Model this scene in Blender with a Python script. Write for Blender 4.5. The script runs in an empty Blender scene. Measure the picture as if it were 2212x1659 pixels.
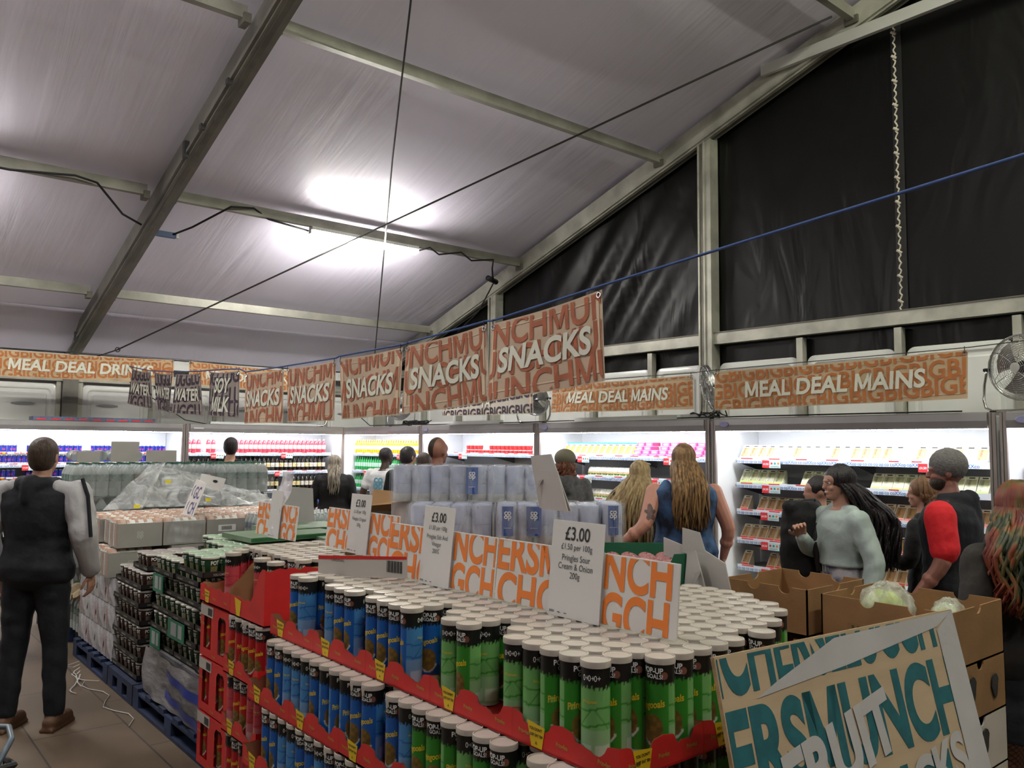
import bpy, bmesh, math, random
import numpy as np
from mathutils import Vector, Matrix
random.seed(7)
S = bpy.context.scene
COL = S.collection
PI = math.pi
# ------------------------------------------------------------------ camera
YAW, PIT, ROL, HC, FPX = math.radians(50.18), math.radians(4.29), math.radians(0.4525), 1.72, 1768.3
cf = Vector((math.cos(YAW)*math.cos(PIT), math.sin(YAW)*math.cos(PIT), math.sin(PIT)))
cr = Vector((math.sin(YAW), -math.cos(YAW), 0)); cu = cr.cross(cf)
CR = math.cos(ROL)*cr+math.sin(ROL)*cu; CU = -math.sin(ROL)*cr+math.cos(ROL)*cu
cam = bpy.data.objects.new('camera', bpy.data.cameras.new('camera')); COL.objects.link(cam)
cam.matrix_world = Matrix(((CR.x, CU.x, -cf.x, 0), (CR.y, CU.y, -cf.y, 0), (CR.z, CU.z, -cf.z, HC), (0, 0, 0, 1)))
cam.data.sensor_width = 36; cam.data.lens = 36*FPX/2212; cam.data.clip_start = 0.05
S.camera = cam
S.view_settings.view_transform = 'Standard'; S.view_settings.look = 'None'
S.view_settings.gamma = 1; S.view_settings.use_curve_mapping = False
S.view_settings.exposure = 0.0
w = bpy.data.worlds.new('night'); S.world = w; w.use_nodes = True
w.node_tree.nodes['Background'].inputs[0].default_value = (0.5, 0.5, 0.62, 1)
w.node_tree.nodes['Background'].inputs[1].default_value = 0.05
S.cycles.max_bounces = 8; S.cycles.diffuse_bounces = 4; S.cycles.transparent_max_bounces = 16
TUBE_STRENGTH = 200.0
FRIDGE_STRENGTH = 42.0

# ------------------------------------------------------------------ materials
def nodes(name):
    m = bpy.data.materials.new(name); m.use_nodes = True
    return m, m.node_tree.nodes, m.node_tree.links, m.node_tree.nodes['Principled BSDF']
MC = {}
def mat(name, col, rough=0.5, metal=0.0, noise=0.0, nscale=8.0, bump=0.0, bscale=30.0, alpha=1.0, col2=None, stretch=None, spec=0.5, detail=4.0, trans=0.0):
    if name in MC: return MC[name]
    if name.startswith('cloth_') and not bump: bump, bscale = .6, 10
    m, N, L, b = nodes(name)
    b.inputs['Roughness'].default_value = rough; b.inputs['Metallic'].default_value = metal
    b.inputs['Specular IOR Level'].default_value = spec
    b.inputs['Alpha'].default_value = alpha
    b.inputs['Transmission Weight'].default_value = trans
    c1 = (*col, 1)
    tc = N.new('ShaderNodeTexCoord'); mp = N.new('ShaderNodeMapping'); L.new(tc.outputs['Object'], mp.inputs[0])
    if stretch: mp.inputs['Scale'].default_value = stretch
    n = N.new('ShaderNodeTexNoise'); n.inputs['Scale'].default_value = nscale; n.inputs['Detail'].default_value = detail
    L.new(mp.outputs[0], n.inputs['Vector'])
    mx = N.new('ShaderNodeMixRGB'); mx.inputs[1].default_value = c1
    if col2 is None: col2 = tuple(max(0, v*(1-noise)) for v in col)
    mx.inputs[2].default_value = (*col2, 1)
    cr_ = N.new('ShaderNodeValToRGB'); cr_.color_ramp.elements[0].position = 0.38; cr_.color_ramp.elements[1].position = 0.64
    L.new(n.outputs[0], cr_.inputs[0]); L.new(cr_.outputs[0], mx.inputs[0]); L.new(mx.outputs[0], b.inputs['Base Color'])
    if bump:
        n2 = N.new('ShaderNodeTexNoise'); n2.inputs['Scale'].default_value = bscale; n2.inputs['Detail'].default_value = 3
        L.new(mp.outputs[0], n2.inputs['Vector'])
        bp = N.new('ShaderNodeBump'); bp.inputs['Strength'].default_value = bump; bp.inputs['Distance'].default_value = 0.02
        L.new(n2.outputs[0], bp.inputs['Height']); L.new(bp.outputs[0], b.inputs['Normal'])
    MC[name] = m
    return m
def vcmat(name, rough=0.4, metal=0.0, spec=0.5, attr='Col', bump=0.0):
    if name in MC: return MC[name]
    m, N, L, b = nodes(name)
    a = N.new('ShaderNodeAttribute'); a.attribute_name = attr
    L.new(a.outputs['Color'], b.inputs['Base Color'])
    b.inputs['Roughness'].default_value = rough; b.inputs['Metallic'].default_value = metal; b.inputs['Specular IOR Level'].default_value = spec
    MC[name] = m; return m
def emit(name, col, st):
    if name in MC: return MC[name]
    m, N, L, b = nodes(name)
    b.inputs['Base Color'].default_value = (*col, 1)
    b.inputs['Emission Color'].default_value = (*col, 1); b.inputs['Emission Strength'].default_value = st
    MC[name] = m; return m
def film(name, col=(.8, .85, .88), a=0.25, rough=0.15):
    """clear stretch film: mostly see-through with a glossy sheen and cloudy creases"""
    if name in MC: return MC[name]
    m, N, L, b = nodes(name)
    tr = N.new('ShaderNodeBsdfTransparent'); mx = N.new('ShaderNodeMixShader')
    tr.inputs[0].default_value = (*[min(1, .9+c*.1) for c in col], 1)
    b.inputs['Base Color'].default_value = (*col, 1); b.inputs['Roughness'].default_value = rough
    tc = N.new('ShaderNodeTexCoord'); mp = N.new('ShaderNodeMapping'); mp.inputs['Scale'].default_value = (3, 3, 1.2)
    L.new(tc.outputs['Object'], mp.inputs[0])
    n = N.new('ShaderNodeTexNoise'); n.inputs['Scale'].default_value = 3.5; n.inputs['Detail'].default_value = 6; n.inputs['Distortion'].default_value = 1.2
    L.new(mp.outputs[0], n.inputs['Vector'])
    r = N.new('ShaderNodeMapRange'); r.inputs['From Min'].default_value = .35; r.inputs['From Max'].default_value = .7
    r.inputs['To Min'].default_value = a*.5; r.inputs['To Max'].default_value = min(1, a*1.6)
    L.new(n.outputs[0], r.inputs[0]); L.new(r.outputs[0], mx.inputs[0])
    bp = N.new('ShaderNodeBump'); bp.inputs['Strength'].default_value = 0.4; bp.inputs['Distance'].default_value = 0.02
    L.new(n.outputs[0], bp.inputs['Height']); L.new(bp.outputs[0], b.inputs['Normal'])
    L.new(tr.outputs[0], mx.inputs[1]); L.new(b.outputs[0], mx.inputs[2]); L.new(mx.outputs[0], N['Material Output'].inputs[0])
    MC[name] = m; return m

ALU = mat('aluminium', (.50, .49, .42), .42, .3, .35, 3.0, .08, 40)
ALUD = mat('dull_aluminium', (.17, .16, .13), .5, .4, .3, 4.0, .08, 40)
WHITE = mat('white_paint', (.78, .78, .76), .4)
STEEL = mat('grey_steel', (.23, .24, .25), .42, .3, .1, 5)
CHROME = mat('chrome', (.75, .75, .75), .18, 1.0)
BLACK = mat('black_plastic', (.012, .012, .014), .45)
DARK = mat('dark_grey', (.05, .05, .055), .6)
CARD = mat('brown_cardboard', (.27, .145, .055), .8, 0, .18, 6, .05, 60)
CARDIN = mat('inner_cardboard', (.32, .18, .08), .85, 0, .15, 6)
RED = mat('red_card', (.62, .02, .018), .5, 0, .12, 12)
YEL = mat('yellow_card', (.75, .50, .01), .5)
PAPER = mat('white_paper', (.72, .71, .70), .6)
PRICEW = mat('price_strip_white', (.75, .8, .86), .4)
ORANGE = mat('spray_orange', (.78, .20, .025), .6)
INK = mat('black_ink', (.015, .015, .015), .6)
BLUEINK = mat('blue_ink', (.06, .17, .42), .6)
REDT = mat('red_ticket', (.68, .03, .04), .5)
WHT = mat('white_print', (.85, .85, .82), .6)

# ------------------------------------------------------------------ mesh builder
class MB:
    def __init__(s): s.v = []; s.f = []; s.m = []; s.c = None
    def add(s, vs, fs, m=0):
        o = len(s.v); s.v += [tuple(v) for v in vs]
        for f in fs: s.f.append([i+o for i in f]); s.m.append(m)
        return s
    def box(s, a, b, m=0):
        x0, y0, z0 = a; x1, y1, z1 = b
        return s.add([(x0,y0,z0),(x1,y0,z0),(x1,y1,z0),(x0,y1,z0),(x0,y0,z1),(x1,y0,z1),(x1,y1,z1),(x0,y1,z1)],
            [(3,2,1,0),(4,5,6,7),(0,1,5,4),(1,2,6,5),(2,3,7,6),(3,0,4,7)], m)
    def beam(s, p, q, w, h, m=0, up=(0,0,1)):
        p = Vector(p); q = Vector(q); d = (q-p).normalized(); r = d.cross(Vector(up)).normalized(); u = r.cross(d)
        vs = []
        for e in (p, q):
            for a, b in ((-1,-1),(1,-1),(1,1),(-1,1)): vs.append(e+r*a*w/2+u*b*h/2)
        return s.add(vs, [(3,2,1,0),(4,5,6,7),(0,1,5,4),(1,2,6,5),(2,3,7,6),(3,0,4,7)], m)
    def lathe(s, prof, n=24, c=(0,0,0), m=0, ms=None, cap=True):
        o = len(s.v); k = len(prof)
        for r, z in prof:
            for i in range(n):
                a = 2*PI*i/n; s.v.append((c[0]+r*math.cos(a), c[1]+r*math.sin(a), c[2]+z))
        for j in range(k-1):
            for i in range(n):
                i2 = (i+1) % n
                s.f.append([o+j*n+i, o+j*n+i2, o+(j+1)*n+i2, o+(j+1)*n+i]); s.m.append(ms[j] if ms else m)
        if cap:
            s.f.append([o+i for i in range(n)][::-1]); s.m.append(ms[0] if ms else m)
            s.f.append([o+(k-1)*n+i for i in range(n)]); s.m.append(ms[-1] if ms else m)
        return s
    def tube(s, pts, r, n=8, m=0, closed=False, flat=1.0):
        P = [Vector(p) for p in pts]; o = len(s.v); rs = r if isinstance(r, (list, tuple)) else [r]*len(P)
        up = None
        for i, p in enumerate(P):
            if closed: d = P[(i+1) % len(P)]-P[i-1]
            else: d = P[min(i+1, len(P)-1)]-P[max(i-1, 0)]
            d.normalize()
            if up is None: up = Vector((0,0,1)) if abs(d.z) < .9 else Vector((1,0,0))
            x = d.cross(up).normalized(); y = x.cross(d).normalized(); up = y
            for k in range(n):
                a = 2*PI*k/n; s.v.append(tuple(p+x*math.cos(a)*rs[i]+y*math.sin(a)*rs[i]*flat))
        for i in range(len(P)-(0 if closed else 1)):
            j = (i+1) % len(P)
            for k in range(n):
                k2 = (k+1) % n; s.f.append([o+i*n+k, o+i*n+k2, o+j*n+k2, o+j*n+k]); s.m.append(m)
        if not closed:
            s.f.append([o+k for k in range(n)][::-1]); s.m.append(m)
            e = o+(len(P)-1)*n; s.f.append([e+k for k in range(n)]); s.m.append(m)
        return s
    def sphere(s, c, r, n=10, k=7, m=0):
        if not isinstance(r, (tuple, list)): r = (r, r, r)
        o = len(s.v)
        for j in range(k+1):
            t = PI*j/k
            for i in range(n):
                a = 2*PI*i/n; q = max(math.sin(t), .02)
                s.v.append((c[0]+r[0]*q*math.cos(a), c[1]+r[1]*q*math.sin(a), c[2]-r[2]*math.cos(t)))
        for j in range(k):
            for i in range(n):
                i2 = (i+1) % n; s.f.append([o+j*n+i, o+j*n+i2, o+(j+1)*n+i2, o+(j+1)*n+i]); s.m.append(m)
        s.f.append([o+i for i in range(n)][::-1]); s.m.append(m)
        s.f.append([o+k*n+i for i in range(n)]); s.m.append(m)
        return s
    def prism(s, pts, t, fn, m=0):
        """outline pts (u,v) extruded by t along w; fn(u,v,w)->xyz"""
        n = len(pts); vs = [fn(u, v, 0) for u, v in pts]+[fn(u, v, t) for u, v in pts]
        fs = [list(range(n))[::-1], [n+i for i in range(n)]]+[[i, (i+1) % n, n+(i+1) % n, n+i] for i in range(n)]
        return s.add(vs, fs, m)
    def grid(s, nu, nv, fn, m=0):
        o = len(s.v)
        for j in range(nv+1):
            for i in range(nu+1): s.v.append(tuple(fn(i/nu, j/nv)))
        for j in range(nv):
            for i in range(nu):
                a = o+j*(nu+1)+i; s.f.append([a, a+1, a+nu+2, a+nu+1]); s.m.append(m)
        return s
    def mesh(s, name, mats, smooth=False, cols=None):
        me = bpy.data.meshes.new(name); me.from_pydata(s.v, [], s.f)
        for m in (mats if isinstance(mats, (list, tuple)) else [mats]): me.materials.append(m)
        if len(me.materials) > 1: me.polygons.foreach_set('material_index', s.m)
        if smooth:
            me.polygons.foreach_set('use_smooth', [True]*len(me.polygons))
            if isinstance(smooth, float): me.set_sharp_from_angle(angle=smooth)
        if cols is not None:
            ca = me.color_attributes.new('Col', 'FLOAT_COLOR', 'POINT')
            arr = np.ones((len(s.v), 4), 'f'); arr[:, :3] = np.array(cols, 'f')[:len(s.v)]
            ca.data.foreach_set('color', arr.ravel())
        me.update(); return me
    def build(s, name, mats, parent=None, smooth=False, cols=None, loc=None, rz=None):
        me = s.mesh(name, mats, smooth, cols)
        return link(name, me, parent, loc, rz)
def link(name, me, parent=None, loc=None, rz=None):
    o = bpy.data.objects.new(name, me); COL.objects.link(o)
    if parent: o.parent = parent
    if loc is not None: o.location = loc
    if rz is not None: o.rotation_euler = (0, 0, rz)
    return o
def tag(o, label, cat, group=None, kind=None):
    o['label'] = label; o['category'] = cat
    if group: o['group'] = group
    if kind: o['kind'] = kind
    return o
def thing(name, label, cat, loc=(0,0,0), rz=0, group=None):
    o = bpy.data.objects.new(name, None); COL.objects.link(o); o.location = loc; o.rotation_euler = (0, 0, rz)
    o.empty_display_size = .1
    return tag(o, label, cat, group)
def struct(o): o['kind'] = 'structure'; return o
def dup(o, label=None, loc=None, rot=None, parent=None, group=None):
    c = o.copy(); COL.objects.link(c)
    if parent is not None: c.parent = parent
    if label: c['label'] = label
    if group: c['group'] = group
    if loc is not None: c.location = loc
    if rot is not None: c.rotation_euler = rot if isinstance(rot, (tuple, list)) else (0, 0, rot)
    for ch in list(o.children): dup(ch, parent=c)
    return c
ORD = ['first','second','third','fourth','fifth','sixth','seventh','eighth','ninth','tenth','eleventh','twelfth','thirteenth','fourteenth','fifteenth',
 'sixteenth','seventeenth','eighteenth','nineteenth','twentieth']
ORD += ['twenty-'+k for k in ORD[:9]]+['thirtieth']+['thirty-'+k for k in ORD[:9]]+['fortieth']+['forty-'+k for k in ORD[:9]]+['fiftieth']+['fifty-'+k for k in ORD[:9]]
WORK = bpy.data.scenes.new('work')            # a small side scene in which text and bodies are evaluated
def evaluated(o):
    WORK.collection.objects.link(o); vl = WORK.view_layers[0]; vl.update(); dg = vl.depsgraph; dg.update()
    return bpy.data.meshes.new_from_object(o.evaluated_get(dg))
# text -> flat triangles (cached)
TC = {}
def comps(V, F):
    par = list(range(len(V)))
    def fd(a):
        while par[a] != a: par[a] = par[par[a]]; a = par[a]
        return a
    for f in F:
        for q in f[1:]: par[fd(q)] = fd(f[0])
    g = {}
    for f in F: g.setdefault(fd(f[0]), []).append(f)
    out = []
    for fs in g.values():
        ids = sorted({i for f in fs for i in f}); out.append((min(V[i][0] for i in ids), max(V[i][0] for i in ids), ids, fs))
    return out
def text_geo(t, bold=0.0, align='CENTER', shear=0.0):
    k = (t, bold, align, shear)
    if k in TC: return TC[k]
    c = bpy.data.curves.new('t', 'FONT'); c.body = t; c.size = 1; c.offset = bold; c.align_x = align; c.shear = shear; c.resolution_u = 7 if bold >= .03 else 3
    o = bpy.data.objects.new('t', c); me = evaluated(o)
    bm = bmesh.new(); bm.from_mesh(me); bmesh.ops.remove_doubles(bm, verts=bm.verts, dist=1e-5); bmesh.ops.triangulate(bm, faces=bm.faces)
    V = [tuple(v.co)[:2] for v in bm.verts]; F = [[v.index for v in f.verts] for f in bm.faces]
    bm.free(); bpy.data.objects.remove(o); bpy.data.curves.remove(c); bpy.data.meshes.remove(me)
    if 'M' in t and bold > .005:      # a heavy M closes up on itself, so it is drawn from four straight strokes
        Vb, Fb = text_geo(t, 0.0, align, shear) if bold else (V, F); V1, F1 = text_geo('M', 0.0, 'LEFT', shear)
        w1 = max(v[0] for v in V1)-min(v[0] for v in V1)
        em = [q for q in comps(Vb, Fb) if len(q[2]) == len(V1) and abs(q[1]-q[0]-w1) < 1e-3]
        hh = max(v[1] for v in V1)+bold; V2, F2 = [], []; th = .075+2*bold; sh = shear*hh
        for q in comps(V, F):
            if not any(e[0]-.03 < (q[0]+q[1])/2 < e[1]+.03 for e in em):
                mp = {i: len(V2)+n for n, i in enumerate(q[2])}; V2.extend(V[i] for i in q[2]); F2.extend([mp[i] for i in f] for f in q[3])
        for e in em:
            x0, x1 = e[0]-bold, e[1]+bold-sh; xm = (x0+x1)/2; lo = -bold; vy = lo+.10*hh
            sk = lambda x, y: (x+shear*max(y, 0), y)
            for P in ([(x0, lo), (x0+th, lo), (x0+th, hh), (x0, hh)], [(x1-th, lo), (x1, lo), (x1, hh), (x1-th, hh)],
                      [(x0+.0, hh), (x0+th*1.15, hh), (xm+th*.5, vy), (xm-th*.5, vy)], [(xm-th*.5, vy), (xm+th*.5, vy), (x1, hh), (x1-th*1.15, hh)]):
                n = len(V2); V2 += [sk(*p) for p in P]; F2.append([n, n+1, n+2, n+3])
        V, F = V2, F2
    TC[k] = (V, F); return TC[k]
def cut(V, F, clip=None, step=None):
    """clip flat geometry to a rectangle and slice it at even steps of u so that it can bend"""
    bm = bmesh.new(); vs = [bm.verts.new((x, y, 0)) for x, y in V]
    for f in F:
        try: bm.faces.new([vs[i] for i in f])
        except ValueError: pass
    def bis(co, no, clear):
        bmesh.ops.bisect_plane(bm, geom=bm.verts[:]+bm.edges[:]+bm.faces[:], plane_co=co, plane_no=no, clear_outer=clear)
    if clip:
        x0, y0, x1, y1 = clip
        bis((x0,0,0), (-1,0,0), True); bis((x1,0,0), (1,0,0), True); bis((0,y0,0), (0,-1,0), True); bis((0,y1,0), (0,1,0), True)
    if step and bm.verts:
        a = min(v.co.x for v in bm.verts); b = max(v.co.x for v in bm.verts)
        k = math.floor(a/step)+1
        while k*step < b: bis((k*step,0,0), (1,0,0), False); k += 1
    bm.verts.index_update()
    r = ([tuple(v.co)[:2] for v in bm.verts], [[v.index for v in f.verts] for f in bm.faces]); bm.free(); return r
def put_text(mb, t, size, fn, m=0, bold=0.0, sx=1.0, at=(0,0), step=None, clip=None, align='CENTER', rot=0.0, shear=0.0):
    V, F = text_geo(t, bold, align, shear)
    c, s_ = math.cos(rot), math.sin(rot)
    V = [(x*size*sx, y*size) for x, y in V]
    V = [(at[0]+x*c-y*s_, at[1]+x*s_+y*c) for x, y in V]
    if step or clip: V, F = cut(V, F, clip, step)
    mb.add([fn(u, v) for u, v in V], F, m)
def smoothed(o, a=0.6):
    o.data.polygons.foreach_set('use_smooth', [True]*len(o.data.polygons)); o.data.set_sharp_from_angle(angle=a); return o
# ------------------------------------------------------------------ tent shell
GX, LY, RY, EZ, SL = 7.75, 13.0, 0.5, 3.05, 0.325          # gable x, left wall y, ridge y, eave height, roof slope
def roof_z(y): return EZ+SL*(LY-y) if y > RY else EZ+SL*(LY-RY)-SL*(RY-y)
m, N, L, b = nodes('floor_board')
tc = N.new('ShaderNodeTexCoord'); mp = N.new('ShaderNodeMapping'); L.new(tc.outputs['Object'], mp.inputs[0])
mp.inputs['Rotation'].default_value = (0, 0, PI/2)
br = N.new('ShaderNodeTexBrick'); br.inputs['Scale'].default_value = 1; br.inputs['Brick Width'].default_value = 1.0; br.inputs['Row Height'].default_value = 0.5
br.inputs['Mortar Size'].default_value = 0.006; br.inputs['Color1'].default_value = (.17, .118, .072, 1); br.inputs['Color2'].default_value = (.15, .107, .067, 1)
br.inputs['Mortar'].default_value = (.05, .04, .03, 1); br.inputs['Mortar Smooth'].default_value = .3
L.new(mp.outputs[0], br.inputs['Vector'])
n = N.new('ShaderNodeTexNoise'); n.inputs['Scale'].default_value = 2.5; n.inputs['Detail'].default_value = 8; L.new(tc.outputs['Object'], n.inputs['Vector'])
mx = N.new('ShaderNodeMixRGB'); mx.blend_type = 'MULTIPLY'; mx.inputs[0].default_value = .5
L.new(br.outputs[0], mx.inputs[1]); L.new(n.outputs[0], mx.inputs[2]); L.new(mx.outputs[0], b.inputs['Base Color'])
b.inputs['Roughness'].default_value = .55
FLOOR = m
struct(MB().box((-9, -9, -.05), (GX+.3, LY+.3, 0)).build('floor', FLOOR))
# roof fabric: white PVC with soft creases that run up the slope
m, N, L, b = nodes('roof_fabric')
tc = N.new('ShaderNodeTexCoord'); mp = N.new('ShaderNodeMapping'); mp.inputs['Scale'].default_value = (1.4, .12, .12); mp.inputs['Rotation'].default_value = (0, 0, .12)
L.new(tc.outputs['Object'], mp.inputs[0])
n = N.new('ShaderNodeTexNoise'); n.inputs['Scale'].default_value = 2.6; n.inputs['Detail'].default_value = 5; n.inputs['Distortion'].default_value = .4
L.new(mp.outputs[0], n.inputs['Vector'])
bp = N.new('ShaderNodeBump'); bp.inputs['Strength'].default_value = .14; bp.inputs['Distance'].default_value = .12
L.new(n.outputs[0], bp.inputs['Height']); L.new(bp.outputs[0], b.inputs['Normal'])
b.inputs['Base Color'].default_value = (.79, .755, .89, 1); b.inputs['Roughness'].default_value = .42
ROOF = m
def roof_panel(x0, x1, sgn):
    def fn(u, v):
        x = x0+(x1-x0)*u; y = LY-(LY-RY)*v if sgn > 0 else RY-(LY-RY)*v
        sag = .05*math.sin(PI*u)*(.6+.4*math.cos(v*PI*10))
        return (x, y, roof_z(y)+.19-sag)
    return MB().grid(16, 60, fn)
BAYS = [(-7.65, -2.55), (-2.55, 2.6), (2.6, 7.8)]
for i, (a, c) in enumerate(BAYS):
    for s_ in (1, -1):
        o = struct(roof_panel(a, c, s_).build('ceiling', ROOF, smooth=True))
for a, c in BAYS: struct(MB().grid(12, 6, lambda u, v: (a+(c-a)*u, 12.15+.73*v, (roof_z(12.15)+.175)*(1-v)+2.985*v)).build('ceiling', ROOF, smooth=True))
# rafters
ALUS = mat('shaded_aluminium', (.20, .19, .165), .45, .3, .3, 3.0, .08, 40); PURM = mat('purlin_aluminium', (.32, .31, .265), .45, .3, .3, 3.0, .08, 40)  # aluminium darkened for rafters and purlins: underside shade put into the colour
def rafter(x, name, m_=None):
    mb = MB()
    for s_ in (1, -1):
        y1 = LY if s_ > 0 else 2*RY-LY
        p, q = (x, y1, EZ-.02), (x, RY, roof_z(RY)-.02)
        mb.beam(p, q, .12, .26)
        for dx in (-.075, .075): mb.beam((p[0]+dx, p[1], p[2]-.10), (q[0]+dx, q[1], q[2]-.10), .03, .03)
        mb.beam((p[0], p[1], p[2]-.137), (q[0], q[1], q[2]-.137), .05, .012, 1)
        mb.beam((x, y1, 0), (x, y1, EZ+.05), .2, .12, up=(0, 1, 0))
    return mb.build(name, [m_ or ALU, ALUD])
struct(rafter(-2.5, 'beam_rear_rafter', ALUS)); struct(rafter(2.62, 'beam_middle_rafter', ALUS))
gr = struct(rafter(GX-.05, 'beam_gable_rafter'))
# fixings on the middle rafter
for (y, dz, sz) in [(8.05, -.0, .16), (7.6, -.0, .05), (6.95, .0, .05), (12.35, 0, .12)]:
    MB().box((2.62-.105, y-.03, roof_z(y)-.16), (2.62-.06, y+.03, roof_z(y)-.16+sz)).build('bracket', BLACK, parent=bpy.data.objects['beam_middle_rafter'])
# purlins between rafters
PUR = [11.3, 9.0, 6.38, 3.9, 1.2, -2.0, -5.0]
for i, (a, c) in enumerate(BAYS):
    for y in PUR:
        z = roof_z(y)+.03
        mb = MB().beam((a+.1, y, z), (c-.15, y, z), .07, .11)
        for x in (a+.11, c-.16): mb.box((x-.03, y-.07, z-.10), (x+.03, y+.07, z-.02), 1)
        struct(mb.build('beam_purlin', [PURM, ALUD]))
struct(MB().beam((-7.6, LY-.12, EZ-.16), (GX-.1, LY-.12, EZ-.16), .1, .14).build('beam_eave', [WHITE]))
# ------------------------------------------------------------------ left long wall, white moulded panels
PANEL = mat('moulded_white_panel', (.74, .75, .72), .25, 0, .06, 2)
def wall_panel(w, h, name, parent, org, ux, nz):
    """a moulded panel with a raised rounded field; ux along the wall, nz towards the room"""
    ux = Vector(ux); nz = Vector(nz); up = Vector((0,0,1)); org = Vector(org)
    mb = MB()
    def rr(x0, y0, x1, y1, r, k=5):
        P = []
        for cx, cy, a0 in ((x1-r, y0+r, -90), (x1-r, y1-r, 0), (x0+r, y1-r, 90), (x0+r, y0+r, 180)):
            for i in range(k+1):
                a = math.radians(a0+90*i/k); P.append((cx+r*math.cos(a), cy+r*math.sin(a)))
        return P
    rings = [(rr(0, 0, w, h, .08), 0), (rr(0, 0, w, h, .08), .02), (rr(.025, .025, w-.025, h-.025, .07), .03), (rr(.07, .07, w-.07, h-.07, .06), .03),
             (rr(.09, .09, w-.09, h-.09, .05), .012), (rr(.12, .12, w-.12, h-.12, .045), .012), (rr(.135, .135, w-.135, h-.135, .04), .03)]
    n = len(rings[0][0]); vs = []
    for P, d in rings: vs += [org+ux*u+up*v+nz*d for u, v in P]
    fs = [[j*n+i, j*n+(i+1) % n, (j+1)*n+(i+1) % n, (j+1)*n+i] for j in range(len(rings)-1) for i in range(n)]
    fs.append([(len(rings)-1)*n+i for i in range(n)])
    mb.add(vs, fs)
    return mb.build(name, PANEL, parent=parent, smooth=.5)
wl = struct(MB().box((-9, LY+.06, 0), (GX+.3, LY+.12, EZ+.35)).build('wall_left', mat('wall_backing', (.33, .34, .35), .5)))
x = 2.62-.12
for k in range(8):                       # panels left of the middle rafter
    wall_panel(.93, 2.42, 'panel', wl, (2.62-.14-(k+1)*.97+.02, LY+.04, .12), (1,0,0), (0,-1,0))
for k in range(5):
    wall_panel(.93, 2.42, 'panel', wl, (2.62+.16+k*.97, LY+.04, .12), (1,0,0), (0,-1,0))
mb = MB()
for k in range(-8, 6):
    xx = 2.62+(.14 if k > 0 else -.14)+k*.97-(.97 if k > 0 else 0)
    mb.box((xx-.03, LY-.0, 0), (xx+.03, LY+.06, 2.62))
mb.box((-9, LY-.03, 2.58), (GX, LY+.06, 2.68)).box((-9, LY-.0, 2.9), (GX, LY+.06, 3.1), 1)
mb.build('panel_frame', [ALU, WHITE], parent=wl)
for k in range(-7, 5):
    xx = 2.62+k*.97+(.5 if k >= 0 else .4)
    MB().lathe([(.15, 0), (.15, .012), (.13, .012)], 24).build('handle_recess', mat('recess', (.25, .25, .25), .4), parent=wl).matrix_world = \
        Matrix.Translation((xx, LY-.004, 2.25)) @ Matrix.Rotation(PI/2, 4, 'X') @ Matrix.Diagonal((1, .12, 1, 1))
# ------------------------------------------------------------------ gable wall
m, N, L, b = nodes('black_tarpaulin')
tc = N.new('ShaderNodeTexCoord'); mp = N.new('ShaderNodeMapping'); mp.inputs['Scale'].default_value = (1, 1.6, .5); mp.inputs['Rotation'].default_value = (-.55, 0, 0); L.new(tc.outputs['Object'], mp.inputs[0])
n = N.new('ShaderNodeTexNoise'); n.inputs['Scale'].default_value = 1.3; n.inputs['Detail'].default_value = 3; n.inputs['Distortion'].default_value = .8
L.new(mp.outputs[0], n.inputs['Vector']); bp = N.new('ShaderNodeBump'); bp.inputs['Strength'].default_value = .35; bp.inputs['Distance'].default_value = .12
L.new(n.outputs[0], bp.inputs['Height']); L.new(bp.outputs[0], b.inputs['Normal'])
b.inputs['Base Color'].default_value = (.004, .004, .0038, 1); b.inputs['Roughness'].default_value = .40; b.inputs['Specular IOR Level'].default_value = .22
TARP = m
def tarp(u, v):
    y = -9+(LY+9)*u; z0 = 2.4; z1 = roof_z(y)+.1; z = z0+(z1-z0)*v
    # gathered folds in the bay beside the corner post, where the sheet is pulled out of shape
    k = math.exp(-((y-7.3)/1.2)**2)
    d = .05*k*math.sin((y*1.4+z*1.1)*7)*math.sin(PI*v)
    return (GX+.07+d, y, z)
wg = struct(MB().grid(240, 30, tarp).build('wall_gable', TARP, smooth=True))
mb = MB().box((GX-.06, -9, 2.885), (GX+.04, LY, 3.01)); mb.box((GX-.07, -9, 3.01), (GX+.04, LY, 3.022), 1)
struct(mb.build('beam_gable_rail', [ALU, ALUD]))
def post(y, h, name='pillar_gable_post'):
    mb = MB().box((GX-.10, y-.02, 0), (GX+.05, y+.15, h))
    mb.box((GX-.115, y+.13, 0), (GX+.05, y+.15, h), 0).box((GX-.115, y+.055, 0), (GX-.09, y+.075, h), 0).box((GX-.102, y+.08, 0), (GX-.098, y+.128, h), 1)
    struct(mb.build(name, [ALU, ALUD]))
post(5.66, roof_z(5.7)-.12); post(9.6, roof_z(9.6)-.12); post(-.5, roof_z(-.5)-.12)
mb = MB()
for y in (2.55, 3.56, 4.58, 6.6, 7.6, 8.6, 10.6, 11.6, 1.5, .5): mb.box((GX-.05, y-.035, 0), (GX+.03, y+.035, 2.86))
struct(mb.build('trim_gable_uprights', [ALU]))
mb = MB().box((GX+.04, -9, 0), (GX+.06, LY, 2.6)); wlo = struct(mb.build('wall_gable_lower', mat('wall_backing', (.33,.34,.35), .5)))
for k, (y0, y1) in enumerate([(1.56, 2.5), (2.6, 3.51), (3.61, 4.53), (4.63, 5.62), (5.84, 6.55), (6.65, 7.55), (7.65, 8.55), (8.65, 9.58), (9.76, 10.55), (10.65, 11.55), (11.65, 12.6), (.56, 1.46)]):
    wall_panel(y1-y0, 2.57, 'panel', wlo, (GX+.035, y1, .1), (0,-1,0), (-1,0,0))
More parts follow.
